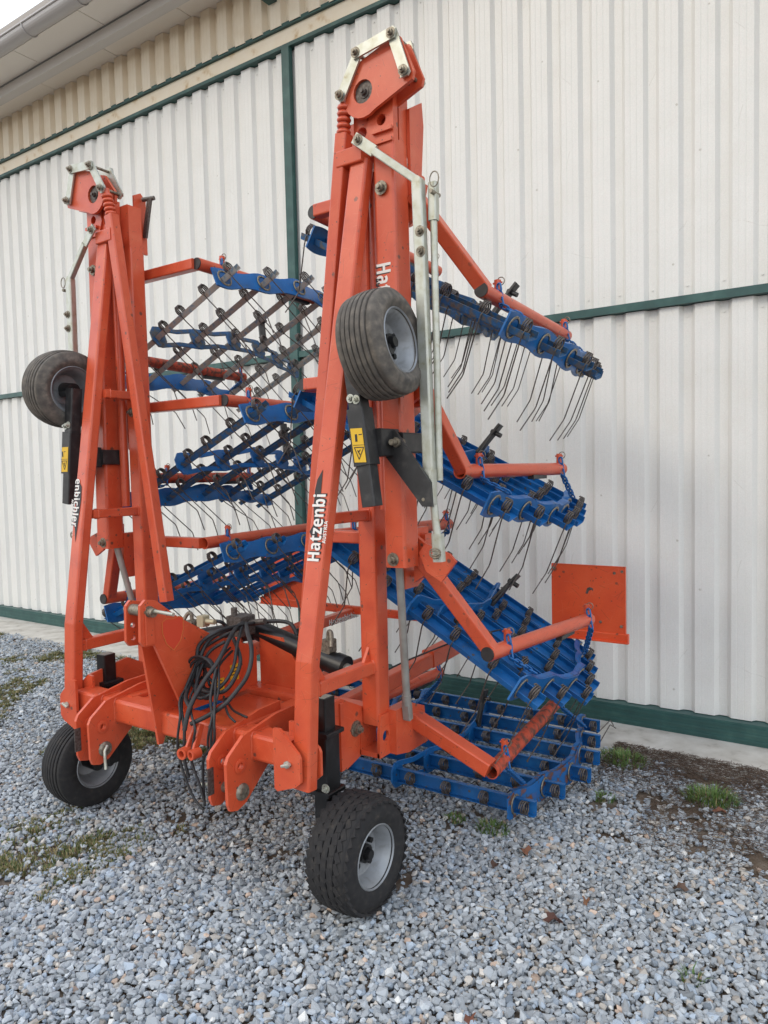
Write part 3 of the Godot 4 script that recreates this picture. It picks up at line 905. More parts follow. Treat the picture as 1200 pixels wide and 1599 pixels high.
func build_tower(h: Node, sx: float):
	var m := func(x, y, z): return Vector3(sx * x, y, z)
	var side := "right" if sx > 0 else "left"
	var X := Vector3(sx, 0, 0)
	# front leg, bent near its foot
	var b := MB.new()
	var p0: Vector3 = m.call(0.700, 0.475, 2.60); var p1: Vector3 = m.call(0.706, 0.93, 2.572); var p2: Vector3 = m.call(0.775, 2.745, 2.258)
	b.bar(p0, p1, 0.078, 0.052, Vector3.RIGHT, 0.009)
	b.bar(p1 - V(0, 0.006, 0), p2, 0.078, 0.052, Vector3.RIGHT, 0.009)
	var leg := put(b.mesh(), "front_leg", M.orange, h)
	# printed name on its front face
	var d := (p2 - p1).normalized()
	var fn := Vector3.RIGHT.cross(d).normalized()
	if fn.z < 0: fn = -fn
	if sx > 0:
		var o := p1.lerp(p2, 0.195) + fn * 0.0282 + V(0.002, 0, 0)
		b = MB.new()
		b.plate([Vector2(0.03, -0.012), Vector2(0.10, 0.036), Vector2(0.13, 0.02), Vector2(0.19, 0.03), Vector2(0.25, 0.032), Vector2(0.29, 0.026), Vector2(0.325, 0.006), Vector2(0.27, 0.004), Vector2(0.1, 0.0)], o - fn * 0.0014, d, -Vector3.RIGHT, 0.0006)
		put(b.mesh(), "print", M.ink, leg)
		lettering(leg, "Hatzenbi", o - d * 0.01 + V(-0.004, 0, 0), d * 0.95, -Vector3.RIGHT * 1.2, 0.044, M.white)
		lettering(leg, "AUSTRIA", o + V(0.036, 0, 0) + d * 0.06, d, -Vector3.RIGHT, 0.014, M.white)
	else:
		var o := p1.lerp(p2, 0.365) + fn * 0.0282 + V(-0.018, 0, 0)
		b = MB.new()
		b.plate([Vector2(0.0, -0.006), Vector2(0.04, 0.03), Vector2(0.1, 0.034), Vector2(0.2, 0.026), Vector2(0.3, 0.016), Vector2(0.22, 0.0)], o - fn * 0.0014, -d, Vector3.RIGHT, 0.0006)
		put(b.mesh(), "print", M.ink, leg)
		lettering(leg, "enbichler", o, -d, Vector3.RIGHT * 1.1, 0.036, M.white)
		lettering(leg, "AUSTRIA", o + V(-0.03, 0, 0) - d * 0.1, -d, Vector3.RIGHT, 0.014, M.white)
	# foot plates either side of the leg, with the pin
	for q in [[2.642, 0.0], [2.556, 0.022]]:
		b = MB.new()
		b.plate([Vector2(0.598, 0.69), Vector2(0.63, 0.692), Vector2(0.715 + q[1], 0.615), Vector2(0.722 + q[1], 0.60), Vector2(0.722 + q[1], 0.515), Vector2(0.70 + q[1], 0.495), Vector2(0.612, 0.462), Vector2(0.598, 0.47)], V(0, 0, q[0]), X, Vector3.UP, 0.012)
		put(b.mesh(), "foot_plate", M.orange, h)
	b = MB.new()
	b.tube(m.call(0.665, 0.572, 2.54), m.call(0.665, 0.572, 2.662), 0.009, 12)
	b.tube(m.call(0.665, 0.572, 2.649), m.call(0.665, 0.572, 2.656), 0.014, 6)
	b.bar(m.call(0.648, 0.566, 2.660), m.call(0.684, 0.578, 2.660), 0.010, 0.014)
	put(b.mesh(), "foot_pin", M.zinc, h)
	# rear leg
	b = MB.new()
	b.bar(m.call(0.706, 0.585, 2.157), m.call(0.712, 2.72, 2.157), 0.082, 0.085, Vector3.RIGHT, 0.010)
	var rl := put(b.mesh(), "rear_leg", M.orange, h)
	b = MB.new()
	b.plate([Vector2(-0.055, -0.1), Vector2(0.055, -0.1), Vector2(0.055, 0.0), Vector2(0.04, 0.07), Vector2(-0.04, 0.07), Vector2(-0.055, 0.0)], m.call(0.752, 0.56, 2.157), Vector3.BACK, Vector3.UP, 0.012, [[Vector2(0.01, -0.02), 0.022]])
	b.plate([Vector2(-0.055, -0.1), Vector2(0.055, -0.1), Vector2(0.055, 0.0), Vector2(0.04, 0.07), Vector2(-0.04, 0.07), Vector2(-0.055, 0.0)], m.call(0.66, 0.56, 2.157), Vector3.BACK, Vector3.UP, 0.012, [[Vector2(0.01, -0.02), 0.022]])
	b.box(m.call(0.706, 0.47, 2.157), V(0.1, 0.02, 0.11), 0.005)
	put(b.mesh(), "hinge_foot", M.orange, rl)
	# horizontal braces between the legs
	for q in [[0.82, 2.555, 0.045], [1.427, 2.455, 0.036], [2.0, 2.36, 0.034]]:
		b = MB.new()
		b.bar(m.call(0.704, q[0], q[1]), m.call(0.708, q[0], 2.19), q[2] * 1.1, q[2] * 1.15, Vector3.RIGHT, 0.005)
		b.weld(m.call(0.704, q[0], q[1] - 0.026), Vector3.RIGHT, Vector3.UP, q[2] * 1.1, q[2] * 1.15)
		b.weld(m.call(0.708, q[0], 2.2005), Vector3.RIGHT, Vector3.UP, q[2] * 1.1, q[2] * 1.15)
		if q[0] < 1.0:
			b.plate([Vector2(2.55, 0.845), Vector2(2.48, 0.845), Vector2(2.535, 0.93)], m.call(0.704, 0, 0), Vector3.BACK, Vector3.UP, 0.012)
			b.plate([Vector2(2.20, 0.84), Vector2(2.24, 0.84), Vector2(2.20, 0.90)], m.call(0.704, 0, 0), Vector3.BACK, Vector3.UP, 0.012)
		put(b.mesh(), "cross_brace", M.orange, h)
	# cross bar at the top and hinge block
	b = MB.new()
	b.bar(m.call(0.685, 2.765, 2.272), m.call(0.80, 2.765, 2.272), 0.055, 0.06, Vector3.BACK, 0.005)
	put(b.mesh(), "top_cross_bar", M.orange, h)
	b = MB.new()
	b.plate([Vector2(0.735, 2.74), Vector2(0.80, 2.74), Vector2(0.815, 2.80), Vector2(0.795, 2.92), Vector2(0.735, 2.95)], V(0, 0, 2.225), X, Vector3.UP, 0.05, [[Vector2(0.772, 2.855), 0.022]])
	b.box(m.call(0.715, 2.80, 2.16), V(0.08, 0.26, 0.075), 0.008)
	put(b.mesh(), "hinge_block", M.orange, h)
	# spring-loaded link leaning inwards
	b = MB.new()
	b.bar(m.call(0.705, 2.86, 2.272), m.call(0.44, 1.0, 2.25), 0.052, 0.05, Vector3.RIGHT, 0.006)
	put(b.mesh(), "lift_link", M.orange, h)
	b = MB.new()
	b.tube(m.call(0.706, 2.86, 2.275), m.call(0.722, 2.985, 2.285), 0.017, 12)
	for k in 5:
		var c: Vector3 = m.call(0.706, 2.868, 2.275).lerp(m.call(0.718, 2.95, 2.283), k / 4.0)
		b.lathe([Vector2(0.016, -0.008), Vector2(0.024, -0.0075), Vector2(0.0275, 0.0), Vector2(0.024, 0.0075), Vector2(0.016, 0.008)], c, V(0.1 * sx, 0.99, 0.05).normalized(), 20)
	put(b.mesh(), "spring", M.orange, h)
	if sx < 0:
		# plated lever standing out behind the head of the left tower
		b = MB.new()
		b.bar(V(-0.655, 2.99, 2.08), V(-0.705, 2.80, 2.08), 0.012, 0.032, Vector3.BACK, 0.003)
		b.tube(V(-0.70, 2.985, 2.09), V(-0.635, 2.985, 2.07), 0.011, 10)
		put(b.mesh(), "latch_lever", M.tine, h)
		b = MB.new()
		b.plate([Vector2(2.06, 2.72), Vector2(2.13, 2.72), Vector2(2.13, 3.0), Vector2(2.09, 3.02), Vector2(2.06, 2.99)], V(-0.72, 0, 0), Vector3.BACK, Vector3.UP, 0.012)
		put(b.mesh(), "latch_plate", M.orange, h)
	# wing beam hanging from the hinge
	b = MB.new()
	b.bar(m.call(0.893, 1.237, 2.225), m.call(0.873, 2.80, 2.215), 0.092, 0.1, Vector3.RIGHT, 0.011)
	var wb := put(b.mesh(), "wing_beam", M.orange, h)
	b = MB.new()
	b.plate([Vector2(0.83, 2.78), Vector2(0.918, 2.78), Vector2(0.918, 2.965), Vector2(0.88, 2.985), Vector2(0.815, 2.91), Vector2(0.80, 2.86)], V(0, 0, 2.245), X, Vector3.UP, 0.03, [[Vector2(0.866, 2.875), 0.02]])
	b.box(m.call(0.872, 2.865, 2.19), V(0.09, 0.21, 0.06), 0.006)
	b.plate([Vector2(2.10, 2.62), Vector2(2.17, 2.62), Vector2(2.17, 2.93), Vector2(2.08, 2.985), Vector2(2.07, 2.90)], m.call(0.925, 0, 0), Vector3.BACK, Vector3.UP, 0.014)
	for y in [2.795, 2.835]: b.box(m.call(0.873, y, 2.268), V(0.088, 0.016, 0.012), 0.004)
	put(b.mesh(), "beam_head", M.orange, wb)
	if sx > 0:
		lettering(wb, "Hatzenbichler", m.call(0.866, 2.365, 2.2685), Vector3.DOWN * 1.0, Vector3.RIGHT * 1.35, 0.046, M.white)
		lettering(wb, "AUSTRIA", m.call(0.840, 2.31, 2.2685), Vector3.DOWN, Vector3.RIGHT, 0.018, M.ink)
	for q in [[0.868, 2.628], [0.884, 1.268]]:
		b = MB.new(); b.bolt(m.call(q[0], q[1], 2.273), Vector3.BACK, 0.016)
		put(b.mesh(), "bolt", M.bolt, wb)
	b = MB.new(); b.bolt(m.call(0.712, 1.92, 2.201), Vector3.BACK, 0.014)
	put(b.mesh(), "bolt", M.bolt, rl)
	# cylinder rod between the legs and the beam
	b = MB.new()
	b.tube(m.call(0.785, 2.72, 2.20), m.call(0.80, 1.45, 2.19), 0.022, 14)
	put(b.mesh(), "fold_rod", M.orange, h)
	# pentagon plate with plated links
	var arc := []
	for k in 9:
		var t := PI * (0.92 + 0.78 * k / 8.0)
		arc.append(Vector2(0.811 + cos(t) * 0.086, 2.972 + sin(t) * 0.086))
	arc.append_array([Vector2(1.022, 2.958), Vector2(1.03, 2.985), Vector2(0.975, 3.118), Vector2(0.945, 3.125), Vector2(0.80, 3.085)])
	b = MB.new()
	b.plate(arc, V(0, 0, 2.287), X, Vector3.UP, 0.014, [[Vector2(0.811, 2.978), 0.042]])
	b.plate(arc, V(0, 0, 2.225), X, Vector3.UP, 0.014, [[Vector2(0.811, 2.978), 0.042]])
	var pp := put(b.mesh(), "pivot_plate", M.orange, h)
	b = MB.new()
	b.tube(m.call(0.811, 2.978, 2.20), m.call(0.811, 2.978, 2.283), 0.041, 20)
	b.bolt(m.call(0.811, 2.978, 2.283), Vector3.BACK, 0.013)
	put(b.mesh(), "pivot_pin", M.tine, pp)
	var bp := [Vector2(0.722, 2.982), Vector2(0.80, 3.108), Vector2(0.953, 3.125), Vector2(1.0, 2.984)]
	for i in 3:
		var a: Vector2 = bp[i]; var c: Vector2 = bp[i + 1]
		var zz: float = 2.305 if i != 1 else 2.314
		for q in [zz, 2.206 - 0.01 * (i % 2)]:
			b = MB.new()
			var e := (c - a).normalized() * 0.02; var nn := Vector2(-e.y, e.x)
			b.plate([a - e * 0.6 + nn, a - e - nn * 0.4, a - e * 0.6 - nn, c + e * 0.6 - nn, c + e + nn * 0.4, c + e * 0.6 + nn], V(0, 0, q), X, Vector3.UP, 0.008)
			put(b.mesh(), "plated_link", M.zinc, pp)
	for q in bp:
		b = MB.new(); b.bolt(m.call(q.x, q.y, 2.318), Vector3.BACK, 0.0115)
		b.tube(m.call(q.x, q.y, 2.19), m.call(q.x, q.y, 2.318), 0.007, 8)
		put(b.mesh(), "bolt", M.bolt, pp)
	# plated lever with the long channel and its rod
	b = MB.new()
	var l0: Vector3 = m.call(0.80, 2.80, 2.315); var l1: Vector3 = m.call(0.868, 2.745, 2.312); var l2: Vector3 = m.call(1.036, 2.607, 2.29); var l3: Vector3 = m.call(1.056, 1.58, 2.285)
	b.bar(l0 - (l1 - l0).normalized() * 0.02, l1, 0.01, 0.042, Vector3.BACK, 0.003)
	b.bar(l1, l2, 0.026, 0.028, Vector3.BACK, 0.004)
	b.tube(l2 - V(0, 0, 0.014), l2 + V(0, 0, 0.014), 0.016, 12)
	b.bar(l2, l3, 0.042, 0.034, Vector3.RIGHT, 0.006)
	var lv := put(b.mesh(), "plated_lever", M.zinc, h)
	b = MB.new()
	b.bar(m.call(1.056, 1.60, 2.29), m.call(1.055, 1.475, 2.29), 0.05, 0.046, Vector3.RIGHT, 0.012)
	put(b.mesh(), "lower_clevis", M.zinc, lv)
	for q in [V(1.055, 1.495, 2.312), V(1.048, 2.43, 2.305), V(1.05, 2.36, 2.305), V(0.803, 2.80, 2.32)]:
		b = MB.new()
		b.bolt(m.call(q.x, q.y, q.z), Vector3.BACK, 0.012)
		put(b.mesh(), "bolt", M.bolt, lv)
	b = MB.new()
	b.bar(m.call(1.082, 2.60, 2.262), m.call(1.079, 2.47, 2.262), 0.032, 0.03, Vector3.RIGHT, 0.005)
	b.tube(m.call(1.079, 2.48, 2.262), m.call(1.083, 1.56, 2.262), 0.0125, 12)
	b.tube(m.call(1.062, 1.5, 2.275), m.call(1.08, 1.33, 2.275), 0.014, 12)
	b.bar(m.call(1.078, 1.37, 2.275), m.call(1.083, 1.27, 2.275), 0.04, 0.036, Vector3.RIGHT, 0.008)
	put(b.mesh(), "control_rod", M.zinc, h)
	b = MB.new()
	var ring := []
	for k in 14: ring.append(m.call(1.10 + cos(TAU * k / 14.0) * 0.018, 2.60 + sin(TAU * k / 14.0) * 0.026, 2.29))
	b.sweep(ring, 0.0024, 5, true)
	b.tube(m.call(1.09, 2.56, 2.24), m.call(1.09, 2.56, 2.30), 0.008, 8)
	b.tube(m.call(1.083, 1.29, 2.25), m.call(1.083, 1.29, 2.31), 0.009, 8)
	for k in 2:
		ring = []
		for j in 12: ring.append(m.call(1.086 + cos(TAU * j / 12.0) * 0.022, 1.30 + sin(TAU * j / 12.0) * 0.013 + k * 0.008, 2.31))
		b.sweep(ring, 0.0026, 5, true)
	put(b.mesh(), "spring_pin", M.bolt, h)
	# lower strut from the beam to the frame
	b = MB.new()
	b.tube(m.call(0.868, 1.25, 2.21), m.call(0.812, 0.66, 2.09), 0.0155, 14)
	b.tube(m.call(0.815, 0.70, 2.098), m.call(0.81, 0.655, 2.088), 0.019, 14)
	b.bar(m.call(0.81, 0.66, 2.088), m.call(0.806, 0.59, 2.075), 0.034, 0.03, Vector3.RIGHT, 0.004)
	put(b.mesh(), "strut_rod", M.rod, h)
	# black wheel carrier clamped to the wing beam
	b = MB.new()
	b.box(m.call(0.888, 1.70, 2.225), V(0.135, 0.075, 0.145), 0.006)
	put(b.mesh(), "clamp", M.black, h)
	b = MB.new()
	for y in [1.70]:
		b.tube(m.call(0.95, y, 2.30), m.call(0.95, y, 2.345), 0.018, 6)
		b.tube(m.call(0.95, y, 2.345), m.call(0.95, y, 2.37), 0.011, 10)
	put(b.mesh(), "clamp_bolt", M.bolt, h)
	b = MB.new()
	b.bar(m.call(0.907, 1.475, 2.432), m.call(0.832, 2.03, 2.432), 0.056, 0.056, Vector3.RIGHT, 0.006)
	b.bar(m.call(0.8875, 1.62, 2.432), m.call(0.8605, 1.82, 2.432), 0.07, 0.07, Vector3.RIGHT, 0.006)
	b.bar(m.call(0.886, 1.70, 2.40), m.call(0.888, 1.70, 2.29), 0.09, 0.10, Vector3.RIGHT, 0.006)
	var wc := put(b.mesh(), "wheel_carrier", M.black, h)
	b = MB.new()
	b.plate([Vector2(0.89, 1.74), Vector2(0.94, 1.745), Vector2(1.085, 1.555), Vector2(1.09, 1.47), Vector2(1.05, 1.47), Vector2(0.895, 1.655)], V(0, 0, 2.325), X, Vector3.UP, 0.012)
	put(b.mesh(), "carrier_gusset", M.black, wc)
	for q in [V(0.845, 1.855, 2.462), V(0.869, 1.85, 2.462)]:
		b = MB.new()
		b.bolt(m.call(q.x, q.y, q.z), Vector3.BACK, 0.010)
		put(b.mesh(), "bolt", M.zinc, wc)
	# warning stickers
	b = MB.new()
	b.plate([Vector2(-0.025, -0.06), Vector2(0.025, -0.06), Vector2(0.025, 0.06), Vector2(-0.025, 0.06)], m.call(0.878, 1.69, 2.4685), Vector3.RIGHT, V(-0.13 * sx, 0.991, 0), 0.001)
	put(b.mesh(), "warning_sticker", M.yellow, wc)
	b = MB.new()
	var o: Vector3 = m.call(0.8815, 1.665, 2.4698)
	var tr := [V(-0.02, 0.018, 0), V(0.02, 0.018, 0), V(0.0, -0.024, 0)]
	for k in 3: b.bar(o + tr[k], o + tr[(k + 1) % 3], 0.003, 0.0008, Vector3.UP if k > 0 else Vector3.UP, 0.0002)
	b.bar(o + V(-0.006, 0.008, 0), o + V(0.004, -0.008, 0), 0.004, 0.0008, Vector3.RIGHT, 0.0002)
	b.bar(o + V(0.006, 0.01, 0), o + V(-0.003, 0.0, 0), 0.003, 0.0008, Vector3.RIGHT, 0.0002)
	b.bar(o + V(-0.025, 0.026, 0), o + V(0.025, 0.026, 0), 0.0016, 0.0008, Vector3.UP, 0.0002)
	b.bar(o + V(-0.012, 0.064, 0), o + V(-0.01, 0.038, 0), 0.009, 0.0008, Vector3.RIGHT, 0.0002)
	b.bar(o + V(0.0, 0.062, 0), o + V(0.014, 0.063, 0), 0.003, 0.0008, Vector3.UP, 0.0002)
	put(b.mesh(), "sticker_print", M.ink, wc)
	b = MB.new()
	b.tube(m.call(0.832, 2.01, 2.432), m.call(0.99, 2.02, 2.41), 0.02, 14)
	put(b.mesh(), "axle", M.black, wc)
	build_wheel(h, m.call(0.945, 2.036, 2.405), sx, 0.186, 0.178, false, M.rubber_dusty, "raised %s wheel with ribbed tread" % side, 0.13, 0.07)
	# ground wheel on its black leg
	b = MB.new()
	b.bar(m.call(0.664, 0.235, 2.44), m.call(0.664, 0.76, 2.44), 0.064, 0.064, Vector3.RIGHT, 0.006)
	b.bar(m.call(0.664, 0.405, 2.44), m.call(0.664, 0.625, 2.44), 0.084, 0.084, Vector3.RIGHT, 0.007)
	for y in [0.628, 0.405]: b.box(m.call(0.664, y, 2.44), V(0.11, 0.018, 0.105), 0.005)
	b.tube(m.call(0.664, 0.235, 2.44), m.call(0.80, 0.216, 2.45), 0.022, 14)
	var gl := put(b.mesh(), "wheel_leg", M.gloss_black, h)
	b = MB.new()
	b.plate([Vector2(-0.024, -0.024), Vector2(0.024, -0.024), Vector2(0.024, 0.024), Vector2(-0.024, 0.024)], m.call(0.664, 0.7605, 2.44), Vector3.RIGHT, Vector3.FORWARD, 0.002)
	b.bolt(m.call(0.70, 0.43, 2.483), Vector3.BACK, 0.011)
	put(b.mesh(), "bolt", M.zinc, gl)
	build_wheel(h, m.call(0.822, 0.214, 2.455), sx, 0.205, 0.185, sx > 0, M.rubber, "%s ground wheel standing on the gravel" % side)

func build_center(h: Node):
	var b := MB.new()
	b.bar(V(-0.64, 0.585, 2.57), V(0.64, 0.585, 2.57), 0.1, 0.1, Vector3.BACK, 0.012)
	put(b.mesh(), "toolbar", M.orange, h)
	b = MB.new()
	b.bar(V(-0.66, 0.60, 2.17), V(0.66, 0.60, 2.17), 0.1, 0.1, Vector3.BACK, 0.012)
	put(b.mesh(), "rear_crossbeam", M.orange, h)
	for sx in [-1.0, 1.0]:
		# lower hitch: two plates with pin
		for off in [-0.045, 0.045]:
			var x: float = sx * 0.41 + off
			b = MB.new()
			b.plate([Vector2(2.745, 0.41), Vector2(2.748, 0.56), Vector2(2.735, 0.585), Vector2(2.66, 0.64), Vector2(2.48, 0.672), Vector2(2.36, 0.675), Vector2(2.36, 0.52), Vector2(2.53, 0.495), Vector2(2.585, 0.45), Vector2(2.655, 0.39), Vector2(2.70, 0.375), Vector2(2.735, 0.385)], V(x, 0, 0), Vector3.BACK, Vector3.UP, 0.014, [[Vector2(2.683, 0.535), 0.014]])
			b.weld(V(x + 0.008, 0.585, 2.57), Vector3.BACK, Vector3.UP, 0.102, 0.102)
			var hp := put(b.mesh(), "hitch_plate", M.orange, h)
			b = MB.new()
			b.lathe([Vector2(0.014, -0.002), Vector2(0.026, -0.002), Vector2(0.028, 0.004), Vector2(0.02, 0.006), Vector2(0.014, 0.006), Vector2(0.014, -0.002)], V(x + 0.007, 0.535, 2.683), Vector3.RIGHT, 18, false)
			put(b.mesh(), "boss", M.orange, hp)
			if off < 0.0:
				b = MB.new()
				b.bar(V(x + 0.0075, 0.53, 2.744), V(x + 0.0075, 0.43, 2.744), 0.004, 0.03, Vector3.RIGHT, 0.001)
				put(b.mesh(), "bare_patch", M.tine, hp)
		b = MB.new()
		b.tube(V(sx * 0.41 - 0.08, 0.436, 2.675), V(sx * 0.41 + 0.068, 0.436, 2.675), 0.021, 18)
		b.lathe([Vector2(0.0, 0.012), Vector2(0.018, 0.012), Vector2(0.03, 0.006), Vector2(0.032, 0.0)], V(sx * 0.41 + 0.052, 0.436, 2.675), Vector3.RIGHT, 18)
		put(b.mesh(), "hitch_pin", M.bolt, h)
		b = MB.new()
		if sx < 0: b.sweep([V(-0.335, 0.455, 2.68), V(-0.325, 0.44, 2.70), V(-0.325, 0.41, 2.70), V(-0.315, 0.365, 2.705)], 0.007, 8)
		else: b.sweep([V(0.33, 0.436, 2.675), V(0.24, 0.415, 2.68)], 0.008, 8)
		put(b.mesh(), "pin_handle", M.zinc, h)
		# side plates to the rear with the pivot bolt
		b = MB.new()
		b.plate([Vector2(2.545, 0.50), Vector2(2.545, 0.685), Vector2(2.33, 0.72), Vector2(2.16, 0.635), Vector2(2.13, 0.60), Vector2(2.13, 0.475), Vector2(2.30, 0.43)], V(sx * 0.655, 0, 0), Vector3.BACK, Vector3.UP, 0.014)
		b.box(V(sx * 0.664, 0.57, 2.335), V(0.012, 0.27, 0.02), 0.004)
		var sp := put(b.mesh(), "side_plate", M.orange, h)
		b = MB.new(); b.bolt(V(sx * 0.662, 0.575, 2.24), V(sx, 0, 0), 0.02)
		put(b.mesh(), "pivot_bolt", M.bolt, sp)
		b = MB.new()
		b.bar(V(sx * 0.35, 0.60, 2.56), V(sx * 0.35, 0.60, 2.15), 0.07, 0.08, Vector3.RIGHT, 0.008)
		put(b.mesh(), "frame_member", M.orange, h)
		# folding cylinder
		b = MB.new()
		b.tube(V(sx * 0.02, 0.875, 2.10), V(sx * 0.49, 0.775, 2.11), 0.047, 22)
		b.tube(V(sx * 0.47, 0.78, 2.11), V(sx * 0.52, 0.77, 2.11), 0.052, 22)
		var cy := put(b.mesh(), "hydraulic_cylinder", M.gloss_black, h)
		b = MB.new()
		b.tube(V(sx * 0.52, 0.77, 2.11), V(sx * 0.66, 0.735, 2.115), 0.022, 14)
		put(b.mesh(), "piston_rod", M.zinc, cy)
		b = MB.new()
		b.box(V(sx * 0.43, 0.855, 2.11), V(0.05, 0.06, 0.05), 0.006)
		b.sweep(smooth_path([V(sx * 0.43, 0.87, 2.11), V(sx * 0.435, 0.915, 2.11), V(sx * 0.455, 0.91, 2.12), V(sx * 0.47, 0.86, 2.14)]), 0.010, 8)
		put(b.mesh(), "hose_fitting", M.bolt, cy)
		# rear support beams and outer arm of the ground section
		b = MB.new()
		b.bar(V(sx * 0.50, 0.60, 2.14), V(sx * 0.50, 0.655, 1.15), 0.06, 0.075, Vector3.RIGHT, 0.008)
		b.bar(V(sx * 0.50, 0.645, 1.40), V(sx * 0.50, 0.660, 1.10), 0.07, 0.088, Vector3.RIGHT, 0.008)
		b.bar(V(sx * 0.50, 0.655, 1.15), V(sx * 0.50, 0.672, 0.72), 0.05, 0.06, Vector3.RIGHT, 0.006)
		var rb := put(b.mesh(), "rear_beam", M.orange, h)
		if sx < 0: lettering(rb, "Hatzenbichler", V(-0.4735, 0.655, 0.98), V(0, 0.02, -1).normalized(), Vector3.UP, 0.034, M.white)
		b = MB.new()
		b.plate([Vector2(2.14, 0.46), Vector2(2.14, 0.64), Vector2(2.02, 0.64), Vector2(1.92, 0.60), Vector2(1.90, 0.44), Vector2(2.05, 0.44)], V(sx * 0.765, 0, 0), Vector3.BACK, Vector3.UP, 0.05)
		b.bar(V(sx * 0.75, 0.575, 1.985), V(sx * 1.115, 0.41, 1.96), 0.07, 0.062, Vector3.BACK, 0.007)
		put(b.mesh(), "section_arm", M.orange, h)
	# top link tower: two plates, pin, emblem
	for x in [-0.055, 0.045]:
		b = MB.new()
		var lower := [Vector2(2.635, 0.50), Vector2(2.615, 0.50), Vector2(2.56, 0.62), Vector2(2.16, 0.62)] if x < 0 else [Vector2(2.58, 0.638), Vector2(2.16, 0.638)]
		var poly := [Vector2(2.16, 0.82), Vector2(2.30, 0.875), Vector2(2.42, 0.925), Vector2(2.60, 1.035), Vector2(2.70, 1.115), Vector2(2.75, 1.125), Vector2(2.775, 1.105), Vector2(2.78, 0.965), Vector2(2.765, 0.945), Vector2(2.715, 0.94)]
		if x < 0: poly = [Vector2(2.16, 0.82), Vector2(2.30, 0.875), Vector2(2.42, 0.925), Vector2(2.60, 1.03), Vector2(2.70, 1.105), Vector2(2.745, 1.115), Vector2(2.765, 1.095), Vector2(2.77, 0.955), Vector2(2.755, 0.935), Vector2(2.70, 0.93)]
		poly.append_array(lower)
		b.plate(poly, V(x, 0, 0), Vector3.BACK, Vector3.UP, 0.014, [[Vector2(2.738, 1.015), 0.011], [Vector2(2.738, 0.965), 0.011]])
		var tp := put(b.mesh(), "tower_plate", M.orange, h)
		if x > 0:
			b = MB.new()
			b.bar(V(x + 0.010, 1.095, 2.738), V(x + 0.010, 0.95, 2.738), 0.008, 0.042, Vector3.RIGHT, 0.004)
			put(b.mesh(), "boss", M.orange, tp)
			b = MB.new()
			var sh := [Vector2(-0.052, 0.04), Vector2(-0.03, 0.05), Vector2(0.0, 0.044), Vector2(0.03, 0.05), Vector2(0.052, 0.04), Vector2(0.052, -0.005), Vector2(0.035, -0.05), Vector2(0.0, -0.082), Vector2(-0.035, -0.05), Vector2(-0.052, -0.005)]
			var so := V(x + 0.0076, 0.985, 2.625)
			b.plate(sh, so, Vector3.FORWARD, Vector3.UP, 0.001)
			put(b.mesh(), "emblem", M.shield, tp)
			b = MB.new()
			for i in sh.size():
				var p: Vector2 = sh[i]; var q: Vector2 = sh[(i + 1) % sh.size()]
				b.bar(so + V(0.0012, p.y, -p.x), so + V(0.0012, q.y, -q.x), 0.0008, 0.0022, Vector3.RIGHT, 0.0002)
			put(b.mesh(), "emblem_outline", M.shield_line, tp)
	b = MB.new()
	b.tube(V(-0.075, 1.078, 2.738), V(0.06, 1.078, 2.738), 0.022, 18)
	b.tube(V(0.06, 1.078, 2.738), V(0.085, 1.075, 2.738), 0.018, 14)
	var pin := put(b.mesh(), "top_link_pin", M.bolt, h)
	b = MB.new(); b.tube(V(0.075, 1.082, 2.735), V(0.20, 1.08, 2.74), 0.0075, 10)
	put(b.mesh(), "pin_handle", M.zinc, pin)
	b = MB.new()
	b.bar(V(-0.005, 0.64, 2.50), V(-0.005, 0.95, 2.66), 0.085, 0.012, Vector3.RIGHT, 0.003)
	put(b.mesh(), "tower_web", M.orange, h)
	# valve block between the tower and the cylinder
	b = MB.new()
	b.box(V(0.0, 0.92, 2.20), V(0.09, 0.09, 0.09), 0.006)
	b.tube(V(-0.02, 0.96, 2.22), V(-0.02, 1.0, 2.22), 0.014, 8)
	b.tube(V(0.04, 0.93, 2.19), V(0.13, 0.945, 2.18), 0.014, 10)
	put(b.mesh(), "valve_block", M.tine, h)
	b = MB.new()
	b.box(V(-0.13, 0.945, 2.305), V(0.04, 0.05, 0.04), 0.005)
	b.tube(V(-0.11, 0.945, 2.305), V(-0.06, 0.945, 2.30), 0.012, 8)
	put(b.mesh(), "hose_coupling", M.brass, h)
	# rear plate seen past the tower
	b = MB.new()
	b.plate([Vector2(0.06, 0.64), Vector2(0.33, 0.64), Vector2(0.30, 0.74), Vector2(0.20, 0.87), Vector2(0.06, 0.88)], V(0, 0, 2.14), Vector3.RIGHT, Vector3.UP, 0.014)
	b.plate([Vector2(-0.06, 0.64), Vector2(-0.33, 0.64), Vector2(-0.30, 0.74), Vector2(-0.20, 0.87), Vector2(-0.06, 0.88)], V(0, 0, 2.14), Vector3.RIGHT, Vector3.UP, 0.014)
	put(b.mesh(), "rear_plate", M.orange, h)
	for q in [[0.735, 2.30, 0.07, 0.05], [0.70, 2.40, 0.055, 0.075]]:
		b = MB.new()
		b.box(V(0.0528, q[0], q[1]), V(0.0012, q[2], q[3]), 0.0003)
		var st := put(b.mesh(), "warning_sticker", M.yellow, h)
		b = MB.new()
		for k in 3: b.box(V(0.0538, q[0] + 0.018 - k * 0.014, q[1]), V(0.0008, 0.004, q[3] * 0.7), 0.0002)
		put(b.mesh(), "print", M.ink, st)
	for sx in [-1.0, 1.0]:
		b = MB.new()
		b.box(V(sx * 0.20, 0.615, 2.37), V(0.30, 0.012, 0.28), 0.003)
		put(b.mesh(), "frame_cover", M.orange, h)
